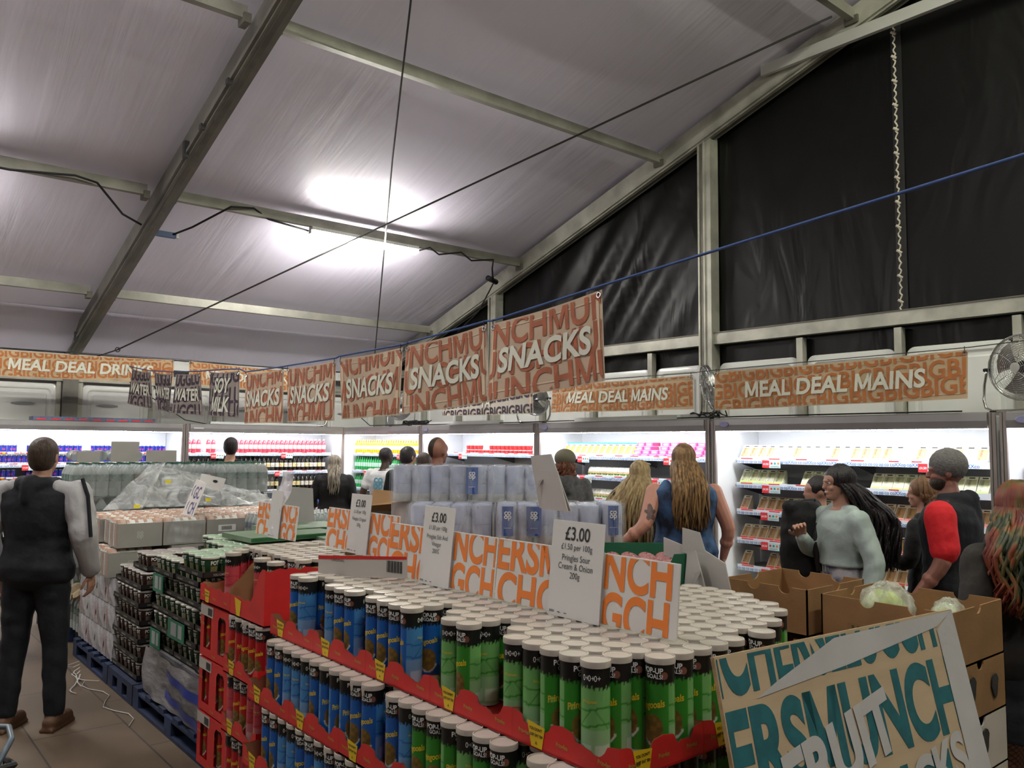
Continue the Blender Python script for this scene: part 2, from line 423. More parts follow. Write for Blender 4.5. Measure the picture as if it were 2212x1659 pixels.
# collar tie and white cord lacing
struct(MB().beam((GX-.16, 4.9, 5.80), (GX-.16, -4.0, 5.80), .05, .12).build('beam_collar_tie', [mat('pale_aluminium', (.55,.55,.52), .4, .3)]))
mb = MB(); cord = []
for i in range(120):
    z = 3.03+i*(2.85/119); cord.append((GX+.02, 3.55+.012*math.sin(i*1.9), z))
mb.tube(cord, .008, 6)
for i in range(0, 12): mb.tube([(GX+.02, 3.53, 3.1+i*.24), (GX+.0, 3.57, 3.13+i*.24)], .012, 6)
tag(mb.build('lacing_cord', mat('cream_cord', (.6, .55, .45), .8)), 'cream cord lacing together the two black wall sheets', 'cord')
MB().box((GX+.055, 3.5, 2.9), (GX+.065, 3.6, 5.9)).build('seam', mat('seam_black', (.012,.012,.012), .5), parent=wg)
# ------------------------------------------------------------------ tube lamps on the purlins
TUBE = emit('lamp_tube', (1.0, .97, .90), TUBE_STRENGTH)
def tube_lamp(loc, label):
    t = thing('tube_lamp', label, 'lamp', loc, 0, 'tube lamps under the roof')
    mb = MB().box((-.76, -.05, -.005), (.76, .05, .035)); mb.build('housing', mat('lamp_housing', (.75,.75,.72), .5), t)
    mb = MB()
    prof = [(-.045, 0), (-.05, -.03), (-.035, -.065), (0, -.078), (.035, -.065), (.05, -.03), (.045, 0)]
    for k in range(6):
        (a, z1), (c, z2) = prof[k], prof[k+1]
        mb.add([(-.73, a, z1), (.73, a, z1), (.73, c, z2), (-.73, c, z2)], [(0,1,2,3)])
    for x in (-.73, .73): mb.add([(x, a, z) for a, z in prof], [list(range(7))])
    mb.build('diffuser', TUBE, t, smooth=True)
    for s_ in (-1, 1): MB().box((s_*.75-.02, -.035, -.05), (s_*.75+.02, .035, .0)).build('end_cap', WHITE, t)
    return t
L0 = tube_lamp((5.09, 9.0, roof_z(9.0)-.06), 'glowing white tube lamp under the roof purlin, above the hanging banners')
for i, (x, y) in enumerate([(0.0, 9.0), (-4.8, 9.0), (5.0, 1.2), (0.0, 3.9), (5.0, -2.0), (0.0, -2.0)]):  # out-of-view lamps, added to brighten the ceiling and the goods below
    q = dup(L0, 'added tube lamp under the roof, outside the view, '+ORD[i]+' of its kind', (x, y, roof_z(y)-.06))
    if x > 4:                                        # added lamps on this side are tinted greenish, after the glow at upper right
        for ch in q.children:
            if ch.name.startswith('diffuser'): ch.data = ch.data.copy(); ch.data.materials[0] = emit('lamp_tube_greenish', (.97, 1.0, .76), TUBE_STRENGTH)
# ------------------------------------------------------------------ wires and cables
def wire(name, pts, r, m_, label, cat='wire', n=6):
    return tag(MB().tube(pts, r, n).build(name, m_, smooth=True), label, cat)
def sag(p, q, s_, n=16):
    p = Vector(p); q = Vector(q)
    return [p+(q-p)*(i/n)-Vector((0,0,4*s_*(i/n)*(1-i/n))) for i in range(n+1)]
# ------------------------------------------------------------------ wires over the hall
STW = mat('dark_steel_wire', (.06, .06, .06), .5, .6)
BLK = mat('black_cable', (.01, .01, .012), .5)
CAB = mat('blue_plug', (.03, .07, .22), .4)
zr = lambda y, o=0: roof_z(y)-o
t = thing('bracing_cable', 'long dark steel bracing cable crossing the roof from eave to gable', 'cable', (2.85, 12.78, 2.92))
o = MB().tube([(0,0,0), (.22,-.42,.10)], .009, 6).tube([(.22,-.42,.10), (7.25-2.85, 3.9-12.78, zr(3.9)-.12-2.92)], .011, 6).build('cable', STW, t)
MB().tube([(.22+.03*math.cos(a), -.42, .10+.03*math.sin(a)) for a in [i*PI/5 for i in range(10)]], .008, 6, closed=True).build('turnbuckle', STW, t)
wire('suspension_wire', [(7.05, 12.1, 3.2), (5.0, 8.35, 4.45), (4.45, 7.35, 4.75), (3.56, 5.64, 5.4), (2.6, 3.9, 5.98)], .009, STW, 'thin dark wire running up across the ceiling past the glowing lamp', 'wire')
def tubeb(name, pts, r, m_, parent, n=8):
    return MB().tube(pts, r, n).build(name, m_, parent, smooth=True)
t = thing('power_cable', 'black power cable with blue connector looping below the middle rafter', 'cable', (2.86, 9.5, 4.15))
ofs = lambda P: [(x-2.86, y-9.5, z-4.15) for x, y, z in P]
tubeb('cable', ofs([(-1.5, 9.0, 4.33), (.6, 8.98, 4.32), (1.2, 8.96, 4.31), (1.75, 8.9, 4.36), (1.95, 8.9, 4.33), (2.3, 9.3, 4.16), (2.66, 9.55, 4.10), (2.8, 9.6, 4.09)]), .012, BLK, t)
tubeb('cable', ofs([(2.9, 9.6, 4.09), (3.05, 9.35, 4.16), (3.32, 8.9, 4.35), (3.6, 8.95, 4.40), (3.8, 9.0, 4.32), (4.3, 9.0, 4.27)]), .012, BLK, t)
MB().beam((-.13, .1, -.06), (.09, .1, -.06), .06, .06).beam((-.17, .1, -.06), (-.13, .1, -.06), .05, .05, 1).beam((.09, .1, -.06), (.12, .1, -.06), .05, .05, 1).build('connector', [CAB, PANEL], t)
tag(MB().tube([(5.85, 9.0, 4.27), (6.0, 8.92, 4.33), (6.2, 9.0, 4.28), (6.5, 8.9, 4.34), (6.75, 9.0, 4.28), (7.1, 8.95, 4.34), (7.2, 9.1, 4.25), (7.25, 9.15, 4.15), (7.4, 9.3, 4.12), (7.5, 9.8, 3.75), (7.55, 10.4, 3.5)], .012, 6).tube([(7.2, 9.2, 4.13), (7.42, 9.28, 4.11)], .04, 8).build('lamp_cable', BLK, smooth=True),
    'black cable draped along the purlin from the glowing lamp to the gable', 'cable')
# ------------------------------------------------------------------ open-front multideck fridges
FW = 2.52
FIN = mat('fridge_white', (.84, .85, .86), .35)
HEAD = mat('fridge_header_grey', (.30, .29, .295), .4, .2, .1, 4)
EDGE = mat('fridge_edge_trim', (.30, .26, .25), .45, .2, .15, 4)
LENS = emit('fridge_light', (.93, .95, 1.0), FRIDGE_STRENGTH)
SHELFM = mat('shelf_steel', (.28, .28, .30), .4, .2)
m, N, L, b = nodes('perforated_back')
tc = N.new('ShaderNodeTexCoord'); mp = N.new('ShaderNodeMapping'); mp.inputs['Scale'].default_value = (28, 28, 28); L.new(tc.outputs['Object'], mp.inputs[0])
vo = N.new('ShaderNodeTexVoronoi'); vo.inputs['Randomness'].default_value = 0; vo.inputs['Scale'].default_value = 1
L.new(mp.outputs[0], vo.inputs['Vector'])
rp = N.new('ShaderNodeValToRGB'); rp.color_ramp.interpolation = 'CONSTANT'; rp.color_ramp.elements[0].color = (.12, .12, .13, 1); rp.color_ramp.elements[1].position = .16; rp.color_ramp.elements[1].color = (.72, .73, .75, 1)
L.new(vo.outputs['Distance'], rp.inputs[0]); L.new(rp.outputs[0], b.inputs['Base Color']); b.inputs['Roughness'].default_value = .4
PERF = m
TEAL = mat('teal_print', (.02, .30, .25), .5)
# one price strip mesh, shared
def strip_mesh(kind):
    mb = MB(); y0, h = -.012, .052
    fn = lambda u, v: (u, y0-.001, v)
    mb.box((0, y0, 0), (2.30, 0, h))
    rnd = random.Random(kind)
    if kind == 'cans':
        for k in range(7):
            put_text(mb, 'Red Bull', .05, fn, 1, .01, .9, (.12+k*.33, .008))
            for q in (0, .05):
                mb.add([fn(.22+k*.33+q+.03*math.cos(a), .023+.016*math.sin(a)) for a in [i*PI/4 for i in range(8)]], [list(range(8))], 1 if q else 3)
            mb.add([fn(.285+k*.33, 0), fn(.30+k*.33, 0), fn(.30+k*.33, h), fn(.285+k*.33, h)], [(0,1,2,3)], 2)
    else:
        x = .02
        while x < 2.22:
            put_text(mb, rnd.choice(['co', 'op', 'XX', 'op', 'co']), .040, fn, 2, .02, 1, (x, .006)); x += .047
        x = .05
        while x < 2.2:
            wd = rnd.uniform(.06, .14); mb.add([fn(x, h-.011), fn(x+wd, h-.011), fn(x+wd, h-.001), fn(x, h-.001)], [(0,1,2,3)], 1); x += wd+rnd.uniform(.08, .25)
    return mb.mesh('price_strip', [PRICEW, REDT, BLUEINK, YEL])
STRIP = {k: strip_mesh(k) for k in ('food', 'cans', 'drink')}
def ticket_mesh():
    mb = MB(); fn = lambda u, v: (u, -.0185, v)
    mb.box((0, -.018, -.02), (.075, -.013, .05), 0); mb.box((.075, -.018, -.02), (.19, -.013, .05), 1)
    put_text(mb, '£4.50', .026, fn, 2, .02, 1, (.0375, .006))
    for k, c in enumerate((0, 3, 4)):
        mb.add([fn(.10+k*.035+.011*math.cos(a), .022+.011*math.sin(a)) for a in [i*PI/5 for i in range(10)]], [list(range(10))], c)
    mb.add([fn(.09, -.008), fn(.175, -.008), fn(.175, -.004), fn(.09, -.004)], [(0,1,2,3)], 5)
    return mb.mesh('price_ticket', [REDT, mat('ticket_blue', (.5,.66,.68), .5), WHT, TEAL, ORANGE, STEEL])
TICKET = ticket_mesh()
def fridge(label, org, rz, strips, kind, tickets, light=True, badge=True, nshelf_deep=0):
    f = thing('display_fridge', label, 'fridge', org, rz, 'open display fridges along the walls')
    mb = MB()
    mb.box((.03, .72, .1), (FW-.03, .78, 1.96)); mb.box((.05, .1, .1), (FW-.05, .75, .30)); mb.box((.0, .0, 0), (FW, .78, .1), 1)
    mb.box((.05, .0, .1), (FW-.05, .1, .36)); mb.box((0, .02, 1.97), (FW, .78, 1.993), 1); mb.box((.04, .03, 1.90), (FW-.04, .72, 1.97))
    mb.build('cabinet', [FIN, HEAD], f)
    MB().box((.05, .70, .3), (FW-.05, .72, 1.88)).build('back_panel', PERF, f)
    for x0, x1 in ((0.0, .045), (FW-.045, FW)):
        mb = MB().box((x0, .015, .1), (x1, .74, 1.97)); mb.box((x0, -.012, .05), (x1, .015, 1.99), 1); mb.box((x0+.018, -.014, .05), (x0+.022, -.011, 1.99), 2)
        mb.build('side_panel', [FIN, EDGE, BLACK], f)
    # header: slightly bowed front with a light behind its lower lip
    mb = MB(); P = [(.03, 1.872), (-.02, 1.876), (-.032, 1.93), (-.028, 1.985), (-.01, 1.995), (.06, 1.995)]
    n = len(P); vs = [(.05, a, z) for a, z in P]+[(FW-.05, a, z) for a, z in P]
    mb.add(vs, [[i, i+1, n+i+1, n+i] for i in range(n-1)]+[list(range(n))[::-1], [n+i for i in range(n)]])
    mb.build('header', HEAD, f)
    if badge:
        MB().lathe([(.036, 0), (.036, .006), (.029, .008)], 20, ms=[0, 1]).build('badge', [mat('badge_navy', (.02,.02,.09), .3), mat('badge_print', (.25,.25,.42), .3)], f).matrix_local = \
            Matrix.Translation((.16, -.03, 1.935)) @ Matrix.Rotation(PI/2, 4, 'X') @ Matrix.Diagonal((1.4, .8, 1, 1))
    else:
        MB().box((.1, -.036, 1.925), (.24, -.028, 1.94)).build('maker_plate', PAPER, f)
    MB().box((.06, .055, 1.868), (FW-.06, .10, 1.892)).build('light_strip', LENS, f)
    for k, z in enumerate(strips):
        y = .24 if k else .25
        mb = MB().box((.09, y, z+.012), (FW-.09, .70, z+.03))
        for x in (.1, FW/2, FW-.1): mb.add([(x-.006, y, z+.012), (x+.006, y, z+.012), (x+.006, .70, z-.09), (x-.006, .70, z-.09), (x-.006, .70, z+.012), (x+.006, .70, z+.012)], [(0,1,2,3), (0,3,4), (1,5,2)])
        s_ = mb.build('shelf', SHELFM, f)
        o = link('price_strip', STRIP[kind], s_, (.11, y, z))
        for (tk, tx) in tickets:
            if tk == k: link('price_ticket', TICKET, s_, (tx, y-.004, z-.018))
    return f
FS = [1.566, 1.33, 1.075, .80, .545]
YT = [4.87, 7.42, 9.95, 12.48]
F1 = fridge('open fridge full of sandwich packs, behind the dark-haired woman and beanie man', (6.60, 4.87, 0), -PI/2, FS, 'food', [(0, .40), (0, 1.85), (1, .40), (2, .38), (3, .38), (4, .38), (4, 1.4)])
F2 = fridge('open fridge with teal-topped wraps, pink packs and salad bowls on its shelves', (6.60, 7.42, 0), -PI/2, FS, 'food', [(0, .45), (0, 1.75), (1, .5), (1, 1.6), (2, .5)])
F3 = fridge('open fridge with red fruit pots on its top shelf, behind the bald man', (6.60, 9.95, 0), -PI/2, FS, 'food', [(0, .6), (1, .9)])
F4 = fridge('open fridge of orange and green drink bottles in the room corner', (6.60, 12.48, 0), -PI/2, [1.53, 1.25, .96, .66], 'drink', [(0, 1.5), (1, .5)])
F0 = fridge('open fridge cut off by the right edge, only its lit side showing', (6.60, 2.32, 0), -PI/2, FS, 'food', [(0, .4)])
L1 = fridge('open fridge of pink, cola and blue bottles along the left wall', (3.93, 11.98, 0), 0, [1.53, 1.25, .96, .66], 'drink', [(0, .45), (0, 1.55), (1, 1.45), (2, 1.6)], badge=False)
L2 = fridge('open fridge full of small blue energy drink cans along the left wall', (1.40, 11.98, 0), 0, [1.385, 1.06, .75], 'drink', [(0, .55), (1, .5)], badge=False)
# ------------------------------------------------------------------ goods in the fridges
def packmesh(col_band, col_win, col_frame, w=.088, h=.145, d=.115, wname='w'):
    """wedge carton: sloping window face, coloured band at the foot, hook slot at the top"""
    mb = MB()
    mb.prism([(0, 0), (d, 0), (d, h), (d-.012, h)], w, lambda u, v, t: (t, u, v), 0)
    nrm = Vector((0, -h, d-.012)).normalized()
    def on(x, t, lift=.0015): return (x, (d-.012)*t+nrm.y*lift, h*t+nrm.z*lift)
    mb.add([on(.004, .02), on(w-.004, .02), on(w-.004, .22), on(.004, .22)], [(0,1,2,3)], 1)
    mb.add([on(.007, .25), on(w-.007, .25), on(w-.007, .83), on(.007, .83)], [(0,1,2,3)], 2)
    mb.add([on(.018, .27, .003), on(w*.42, .27, .003), on(w*.50, .80, .003), on(.026, .80, .003)], [(0,1,2,3)], 3)
    mb.add([on(.022, .87), on(w-.022, .87), on(w-.022, .93), on(.022, .93)], [(0,1,2,3)], 4)
    return mb.mesh('sandwich_pack', [mat('carton_'+wname, col_frame, .5), mat('band_'+wname, col_band, .5), mat('window_'+wname, col_win, .3, 0, .3, 25), mat('filling_'+wname, tuple(c*.72 for c in col_win), .3, 0, .5, 40), BLACK])
PK = {'white': packmesh((.55,.75,.85), (.48,.32,.17), (.72,.72,.68), wname='white'),
      'cream': packmesh((.62,.6,.5), (.62,.54,.38), (.72,.72,.66), wname='cream'),
      'green': packmesh((.33,.62,.04), (.42,.42,.22), (.66,.67,.46), wname='green'),
      'red': packmesh((.62,.05,.05), (.42,.24,.10), (.66,.58,.42), wname='red'),
      'teal': packmesh((.60,.72,.70), (.64,.42,.10), (.72,.72,.66), w=.095, h=.15, wname='teal')}
def place(meshes, f, k, zs, xs, name, desc, cat, group, yoff=.255, jit=.004, skip=(), rzj=.04, first=0):
    out = []
    base = zs[k]+.03
    for i, x in enumerate(xs):
        if i in skip: continue
        me = meshes[i % len(meshes)] if isinstance(meshes, list) else meshes
        o = bpy.data.objects.new(name, me); COL.objects.link(o)
        M = f.matrix_basis if False else Matrix.Translation(f.location) @ Matrix.Rotation(f.rotation_euler.z, 4, 'Z')
        p = M @ Vector((x, yoff+random.uniform(0, jit), base))
        o.location = p; o.rotation_euler = (0, 0, f.rotation_euler.z+random.uniform(-rzj, rzj))
        tag(o, desc % (ORD[i+first],), cat, group); out.append(o)
    return out
xs = lambda a, b, d: [a+i*d for i in range(int((b-a)/d)+1)]
R0 = ['white','white','white','white','cream','cream','white','cream','cream','cream','white','cream','white','white','white','white','cream','cream','white','cream','cream','white','cream','white']
for k, (kinds, sk, words_) in enumerate([(R0, (17,), 'pale-banded sandwich pack on the top shelf'), (['green'], (5, 6, 12, 13), 'green-banded sandwich pack on the second shelf'), (['red'], (1, 10), 'red-banded sandwich pack on the third shelf'),
                         (['red'], (9, 15), 'red-banded sandwich pack on the fourth shelf'), (['red'], (1, 2, 6, 11), 'red-banded sandwich pack on the lowest shelf seen')]):
    place([PK[q] for q in kinds], F1, k, FS, xs(.115, 2.33, .0935), 'sandwich_pack', words_+', %s from its left end', 'sandwich', 'sandwich packs in the fridge behind the beanie man', skip=sk)
place([PK['teal']], F2, 0, FS, xs(.13, 1.25, .1), 'wrap_pack', 'teal-topped wrap pack in the second fridge, %s from the shelf end', 'wrap', 'wrap packs with teal tops')
# teal caps of the wraps
capm = MB().box((.002, .112, .145), (.093, .124, .165)).mesh('flap', [mat('teal_card', (.02, .45, .48), .5)])
for o in [q for q in COL.objects if q.name.startswith('wrap_pack')]: link('flap', capm, o)
# pink stacked packs
mb = MB().box((0, 0, 0), (.105, .13, .036)); mb.box((.005, .005, .036), (.10, .125, .041), 1); mb.box((.02, -.001, .008), (.085, 0, .028), 1)
pinkm = mb.mesh('snack_pack', [mat('pink_card', (.62, .08, .27), .4), mat('pink_film', (.75, .45, .55), .2), WHT])
n = 0
for c in range(9):
    for r in range(4):
        if c in (2, 5) and r > 1: continue
        o = bpy.data.objects.new('snack_pack', pinkm); COL.objects.link(o)
        o.location = (6.60+.265+r*.028, 7.42-1.28-c*.118, FS[0]+.03+r*.0425); o.rotation_euler = (0, 0, -PI/2+random.uniform(-.05, .05))
        tag(o, 'pink snack pack in the %s stack from the wraps, %s from its bottom' % (ORD[c], ORD[r]), 'snack', 'pink snack packs on the top shelf')
# salad bowls with arched lids
mb = MB(); P = []
for i in range(9):
    a = PI*i/8; P.append((.055-.055*math.cos(a), .05+.075*math.sin(a)))
mb.prism([(0, 0), (.11, 0), (.11, .05)]+P[::-1][1:-1]+[(0, .05)], .085, lambda u, v, t: (t, u, v), 0)
mb.add([(-.001, .005, .002), (.086, .005, .002), (.086, -.004, .055), (-.001, -.004, .055)], [(0,1,2,3)], 1)
mb.add([(.0, -.006, .05), (.085, -.006, .05), (.085, .018, .105), (.0, .018, .105)], [(0,1,2,3)], 2)
mb.add([(.034, -.010, .0), (.046, -.010, .0), (.046, .010, .115), (.034, .010, .115)], [(0,1,2,3)], 0)
bowlm = mb.mesh('salad_pack', [mat('salad_lid', (.75,.76,.70), .2), mat('salad_leaf', (.25,.48,.05), .4, 0, .5, 30), mat('salad_filling', (.45,.30,.13), .4, 0, .5, 35)])
place(bowlm, F2, 1, FS, xs(.6, 1.42, .092), 'salad_pack', 'domed salad pack on the second shelf, %s from its left end', 'salad', 'salad packs in the second fridge')
place(bowlm, F2, 2, FS, xs(.6, 1.55, .092), 'salad_pack', 'domed salad pack on the third shelf, %s from its left end', 'salad', 'salad packs in the second fridge')
place(bowlm, F2, 3, FS, xs(.6, 1.3, .092), 'salad_pack', 'domed salad pack on the fourth shelf, %s from its left end', 'salad', 'salad packs in the second fridge')
# fruit pots, two high
potm = MB().lathe([(.034, 0), (.04, .055), (.042, .058), (.04, .062)], 14, ms=[0, 1, 1]).mesh('fruit_pot', [mat('fruit_red', (.60, .05, .05), .25, 0, .5, 60), mat('clear_lid', (.75, .35, .33), .1)])
for r in range(2):
    for i, x in enumerate(xs(.75, 2.05, .086)):
        if (r == 1 and i in (4, 5)): continue
        o = tag(link('fruit_pot', potm, None, (6.60+.30, 9.95-x, FS[0]+.03+r*.063)), 'red fruit pot in the %s layer, %s along the shelf by the bald man' % (('lower', 'upper')[r], ORD[i]), 'fruit pot', 'red fruit pots on the top shelf')
yelm = MB().lathe([(.04, 0), (.048, .05), (.05, .055), (.05, .062)], 14, ms=[0, 1, 1]).mesh('pasta_pot', [mat('pot_dark', (.1,.09,.05), .4), mat('pot_yellow', (.75, .55, .02), .35, 0, .6, 50)])
for i, x in enumerate(xs(1.0, 2.3, .105)):
    tag(link('pasta_pot', yelm, None, (6.60+.30, 9.95-x, FS[1]+.03)), 'yellow-lidded pot on the shelf under the fruit pots, %s from the left' % ORD[i], 'food pot', 'yellow-lidded pots on the second shelf')
# bottles
def bottle_mesh(name, liq, label, cap, h=.235, r=.033, dot=None, top=None, rough=.12, trans=False):
    k = h/.235; R = r
    prof = [(R*.85, 0), (R, .006*k), (R, .035*k), (R*.93, .05*k), (R*1.0, .075*k), (R*1.005, .076*k), (R*1.005, .140*k), (R, .141*k), (R*.93, .165*k), (R*.75, .188*k), (R*.45, .205*k), (R*.38, .215*k), (R*.45, .2151*k), (R*.45, .233*k), (R*.4, .235*k)]
    tp = 3 if top else 0
    ms = [0, 0, 0, 0, 1, 1, 1, 0, 0, tp, tp, 2, 2, 2]
    mb = MB().lathe(prof, 14, ms=ms)
    if dot:
        for a0 in (-PI/2-.2, PI/2, 0.3, PI+.3):
            mb.add([(R*1.01*math.cos(a0+.35*math.cos(a)), R*1.01*math.sin(a0+.35*math.cos(a)), .108*k+.013*math.sin(a)) for a in [i*PI/4 for i in range(8)]], [list(range(8))], 4)
    ml = [liq if not isinstance(liq, tuple) else mat('liquid_'+name, liq, rough), mat('label_'+name, label, .4), mat('cap_'+name, cap, .4), top or WHT, mat('dot_'+name, dot or (1,1,1), .4)]
    return mb.mesh('bottle', ml, smooth=.5)
BP = bottle_mesh('pink', (.50, .035, .06), (.80, .55, .55), (.8, .75, .75))
BC = bottle_mesh('cola', (.012, .006, .005), (.60, .60, .56), (.03, .03, .03), dot=(.6, .25, .03))
BC2 = bottle_mesh('colay', (.012, .006, .005), (.62, .58, .30), (.03, .03, .03), dot=(.6, .04, .03))
BB = bottle_mesh('blue', (.01, .012, .05), (.02, .08, .45), (.01, .03, .15), dot=(.7, .2, .2))
BO = bottle_mesh('orange', (.80, .35, .01), (.85, .70, .45), (.85, .6, .2))
BG = bottle_mesh('green', (.01, .28, .06), (.42, .60, .50), (.01, .3, .08))
ZB = [1.53, 1.25, .96, .66]
BX = xs(.14, 2.36, .072)
g = 'drink bottles in the fridge along the left wall'
for k, (ml, d, sk) in enumerate([([BP], 'pink drink bottle on the top shelf', (3, 6, 7)), ([BC, BC, BC2], 'dark cola bottle on the second shelf', ()), ([BC, BC, BC, BC2, BC2], 'dark cola bottle on the third shelf', (13, 20)), ([BB], 'blue-labelled bottle on the lowest shelf seen', ())]):
    place(ml, L1, k, ZB, [x+.0 for x in BX], 'drink_bottle', d+', %s from its left end', 'bottle', g, yoff=.285, skip=sk, rzj=3)
for k, (ml, d) in enumerate([([BO], 'orange drink bottle on the corner fridge top shelf'), ([BG], 'green drink bottle on its second shelf'), ([BG], 'green drink bottle on its third shelf')]):
    place(ml, F4, k, ZB, [x for x in BX], 'drink_bottle', d+', %s from its left end', 'bottle', 'drink bottles in the corner fridge', yoff=.285, rzj=3)
mb = MB().lathe([(.022, 0), (.0265, .006), (.0265, .110), (.021, .120), (.022, .124)], 12, ms=[1, 0, 1, 1])
for a0 in (-PI/2, PI/2): mb.add([(.0268*math.cos(a0+t), .0268*math.sin(a0+t), z) for t, z in ((-1.1, .01), (0, .01), (1.1, .06), (1.1, .11), (0, .06), (-1.1, .05))], [list(range(6))], 1)
mb.add([(.0272*math.cos(-PI/2+t), .0272*math.sin(-PI/2+t), z) for t, z in ((-.4, .05), (.4, .05), (.4, .075), (-.4, .075))], [(0,1,2,3)], 2)
CANM = mb.mesh('energy_can', [mat('can_blue', (.03, .04, .32), .25, .3), mat('can_silver', (.42, .44, .55), .25, .6), REDT])
trayface = MB().box((0, 0, 0), (2.30, .008, .035)); fn = lambda u, v: (u, -.0012, v)
for k in range(8):
    put_text(trayface, 'Red Bull', .036, fn, 1, .012, 1, (.12+k*.29, .009))
    for q, mm in ((-.022, 1), (.022, 1), (0, 2)): trayface.add([fn(.235+k*.29+q+.022*math.cos(a), .018+.012*math.sin(a)) for a in [i*PI/4 for i in range(8)]], [list(range(8))], mm)
    trayface.add([fn(.262+k*.29, 0), fn(.275+k*.29, 0), fn(.275+k*.29, .035), fn(.262+k*.29, .035)], [(0,1,2,3)], 3)
trayface = trayface.mesh('can_tray', [PAPER, REDT, YEL, BLUEINK])
ZC = [1.385, 1.06, .75]
for k in range(2):
    for r in range(2):
        for s_ in range(2):
            if k == 1 and r == 1 and s_: continue
        t = MB().box((0, 0, 0), (2.30, .38, .008)).build('can_tray', PAPER, None, loc=(1.40+.11, 11.98+.262, ZC[k]+.031+r*.137))
        tag(t, 'white cardboard tray strip of energy cans, %s row from the top' % ORD[k*2+1-r], 'tray'); link('front_lip', trayface, t)
        place(CANM, L2, k, [z+r*.137+.009 for z in ZC], xs(.14, 2.36, .0545), 'energy_can', 'small blue and silver can in %s row from top, %%s from left' % ORD[k*2+1-r], 'drink can', 'energy drink cans in the left fridge', yoff=.30, rzj=.9, skip=(7, 8, 21, 22) if r else (14,))
# ------------------------------------------------------------------ banners
FAB = {'tan': mat('banner_tan', (.52, .39, .28), .75, 0, .12, 1.5), 'gold': mat('banner_ochre', (.52, .38, .23), .75, 0, .12, 1.5), 'grey': mat('banner_grey', (.27, .225, .205), .75, 0, .15, 3)}
SPR = {'tan': mat('spray_rust', (.42, .13, .065), .8, 0, .25, 12), 'gold': mat('spray_ochre', (.44, .15, .04), .8, 0, .2, 12), 'grey': mat('spray_plum', (.045, .03, .05), .8, 0, .2, 12)}
FAB['pale'] = mat('banner_pale', (.50, .46, .40), .75, 0, .1, 3); SPR['pale'] = SPR['grey']
LET = mat('banner_lettering', (.66, .66, .56), .7)
HEM = mat('banner_hem', (.62, .47, .33), .7)
def banner(name, label, cat, group, pa, pb, h, kind, lines, pat, size, tsize, seed, rope=None, wav=.015, lean=.0):
    """cloth hanging between two top corners; pattern letters sprayed on it, pale words over them"""
    rnd = random.Random(seed); pa = Vector(pa); pb = Vector(pb); d = pb-pa; Lw = math.hypot(d.x, d.y); ux = d/Lw; nz = Vector((-d.y, d.x, 0)).normalized()*-1
    t = thing(name, label, cat, pa, 0, group)
    ph = rnd.uniform(0, 6)
    def P(u, v, off=0):
        # u in metres along, v in metres up from the lower edge
        q = v/h; s_ = u/Lw
        bow = wav*math.sin(u*5.2+ph)*(1.15-q)+wav*.8*math.sin(u*2.3+1+ph)*(1-q)+lean*(1-q)
        dip = .012*math.sin(PI*s_)*q
        return ux*u+Vector((0, 0, v-h-dip))+nz*(bow+off)
    MB().grid(48, 16, lambda a, b: P(a*Lw, b*h)).build('cloth', FAB[kind], t, smooth=True)
    mb = MB()
    for v0, v1 in ((h*.10, h*.12), (h*.90, h*.915)): mb.grid(48, 1, lambda a, b: P(.04+a*(Lw-.08), v0+b*(v1-v0), .003), 0)
    if kind != 'gold':
        for u0 in (.02, Lw-.06): mb.grid(2, 12, lambda a, b: P(u0+a*.035, .05+b*(h-.1), .003), 0)
    mb.build('hem', HEM if kind != 'grey' else mat('banner_hem_grey', (.38,.33,.30), .7), t)
    mb = MB(); row = 0; y = -.06
    while y < h:
        put_text(mb, pat*14, size, lambda u, v: P(u, v, .0045), 0, .022, .95, (rnd.uniform(-size*1.6, -.05)-.0, y), .06, (.012, .012, Lw-.012, h-.012), 'LEFT', .04+rnd.uniform(-.02, .03))
        y += size*.80; row += 1
    mb.build('spray_print', SPR[kind], t)
    mb = MB()
    for k, ln in enumerate(lines):
        put_text(mb, ln, tsize, lambda u, v: P(u, v, .009), 0, .03, .98, (Lw/2, h*.5-tsize*.36+((len(lines)-1)/2-k)*tsize*.95), .05, (.01, .01, Lw-.01, h-.01), shear=.08)
    mb.build('lettering', LET, t)
    for u in (.02, Lw-.02):
        p = P(u, h-.025, .006)
        MB().tube([p+ux*.014*math.cos(a)+Vector((0,0,.014*math.sin(a))) for a in [i*PI/5 for i in range(10)]], .004, 6, closed=True).build('eyelet', CHROME, t)
        MB().tube([p, p+Vector((0,0,.05))], .003, 5).build('tie', BLK, t)
    return t
kx = 3.12
def sn(ya, za, yb, zb): return (kx, ya*kx/3.85, 1.72+(za-1.72)*kx/3.85), (kx, yb*kx/3.85, 1.72+(zb-1.72)*kx/3.85)
g1 = 'square snack banners on the rope across the hall'
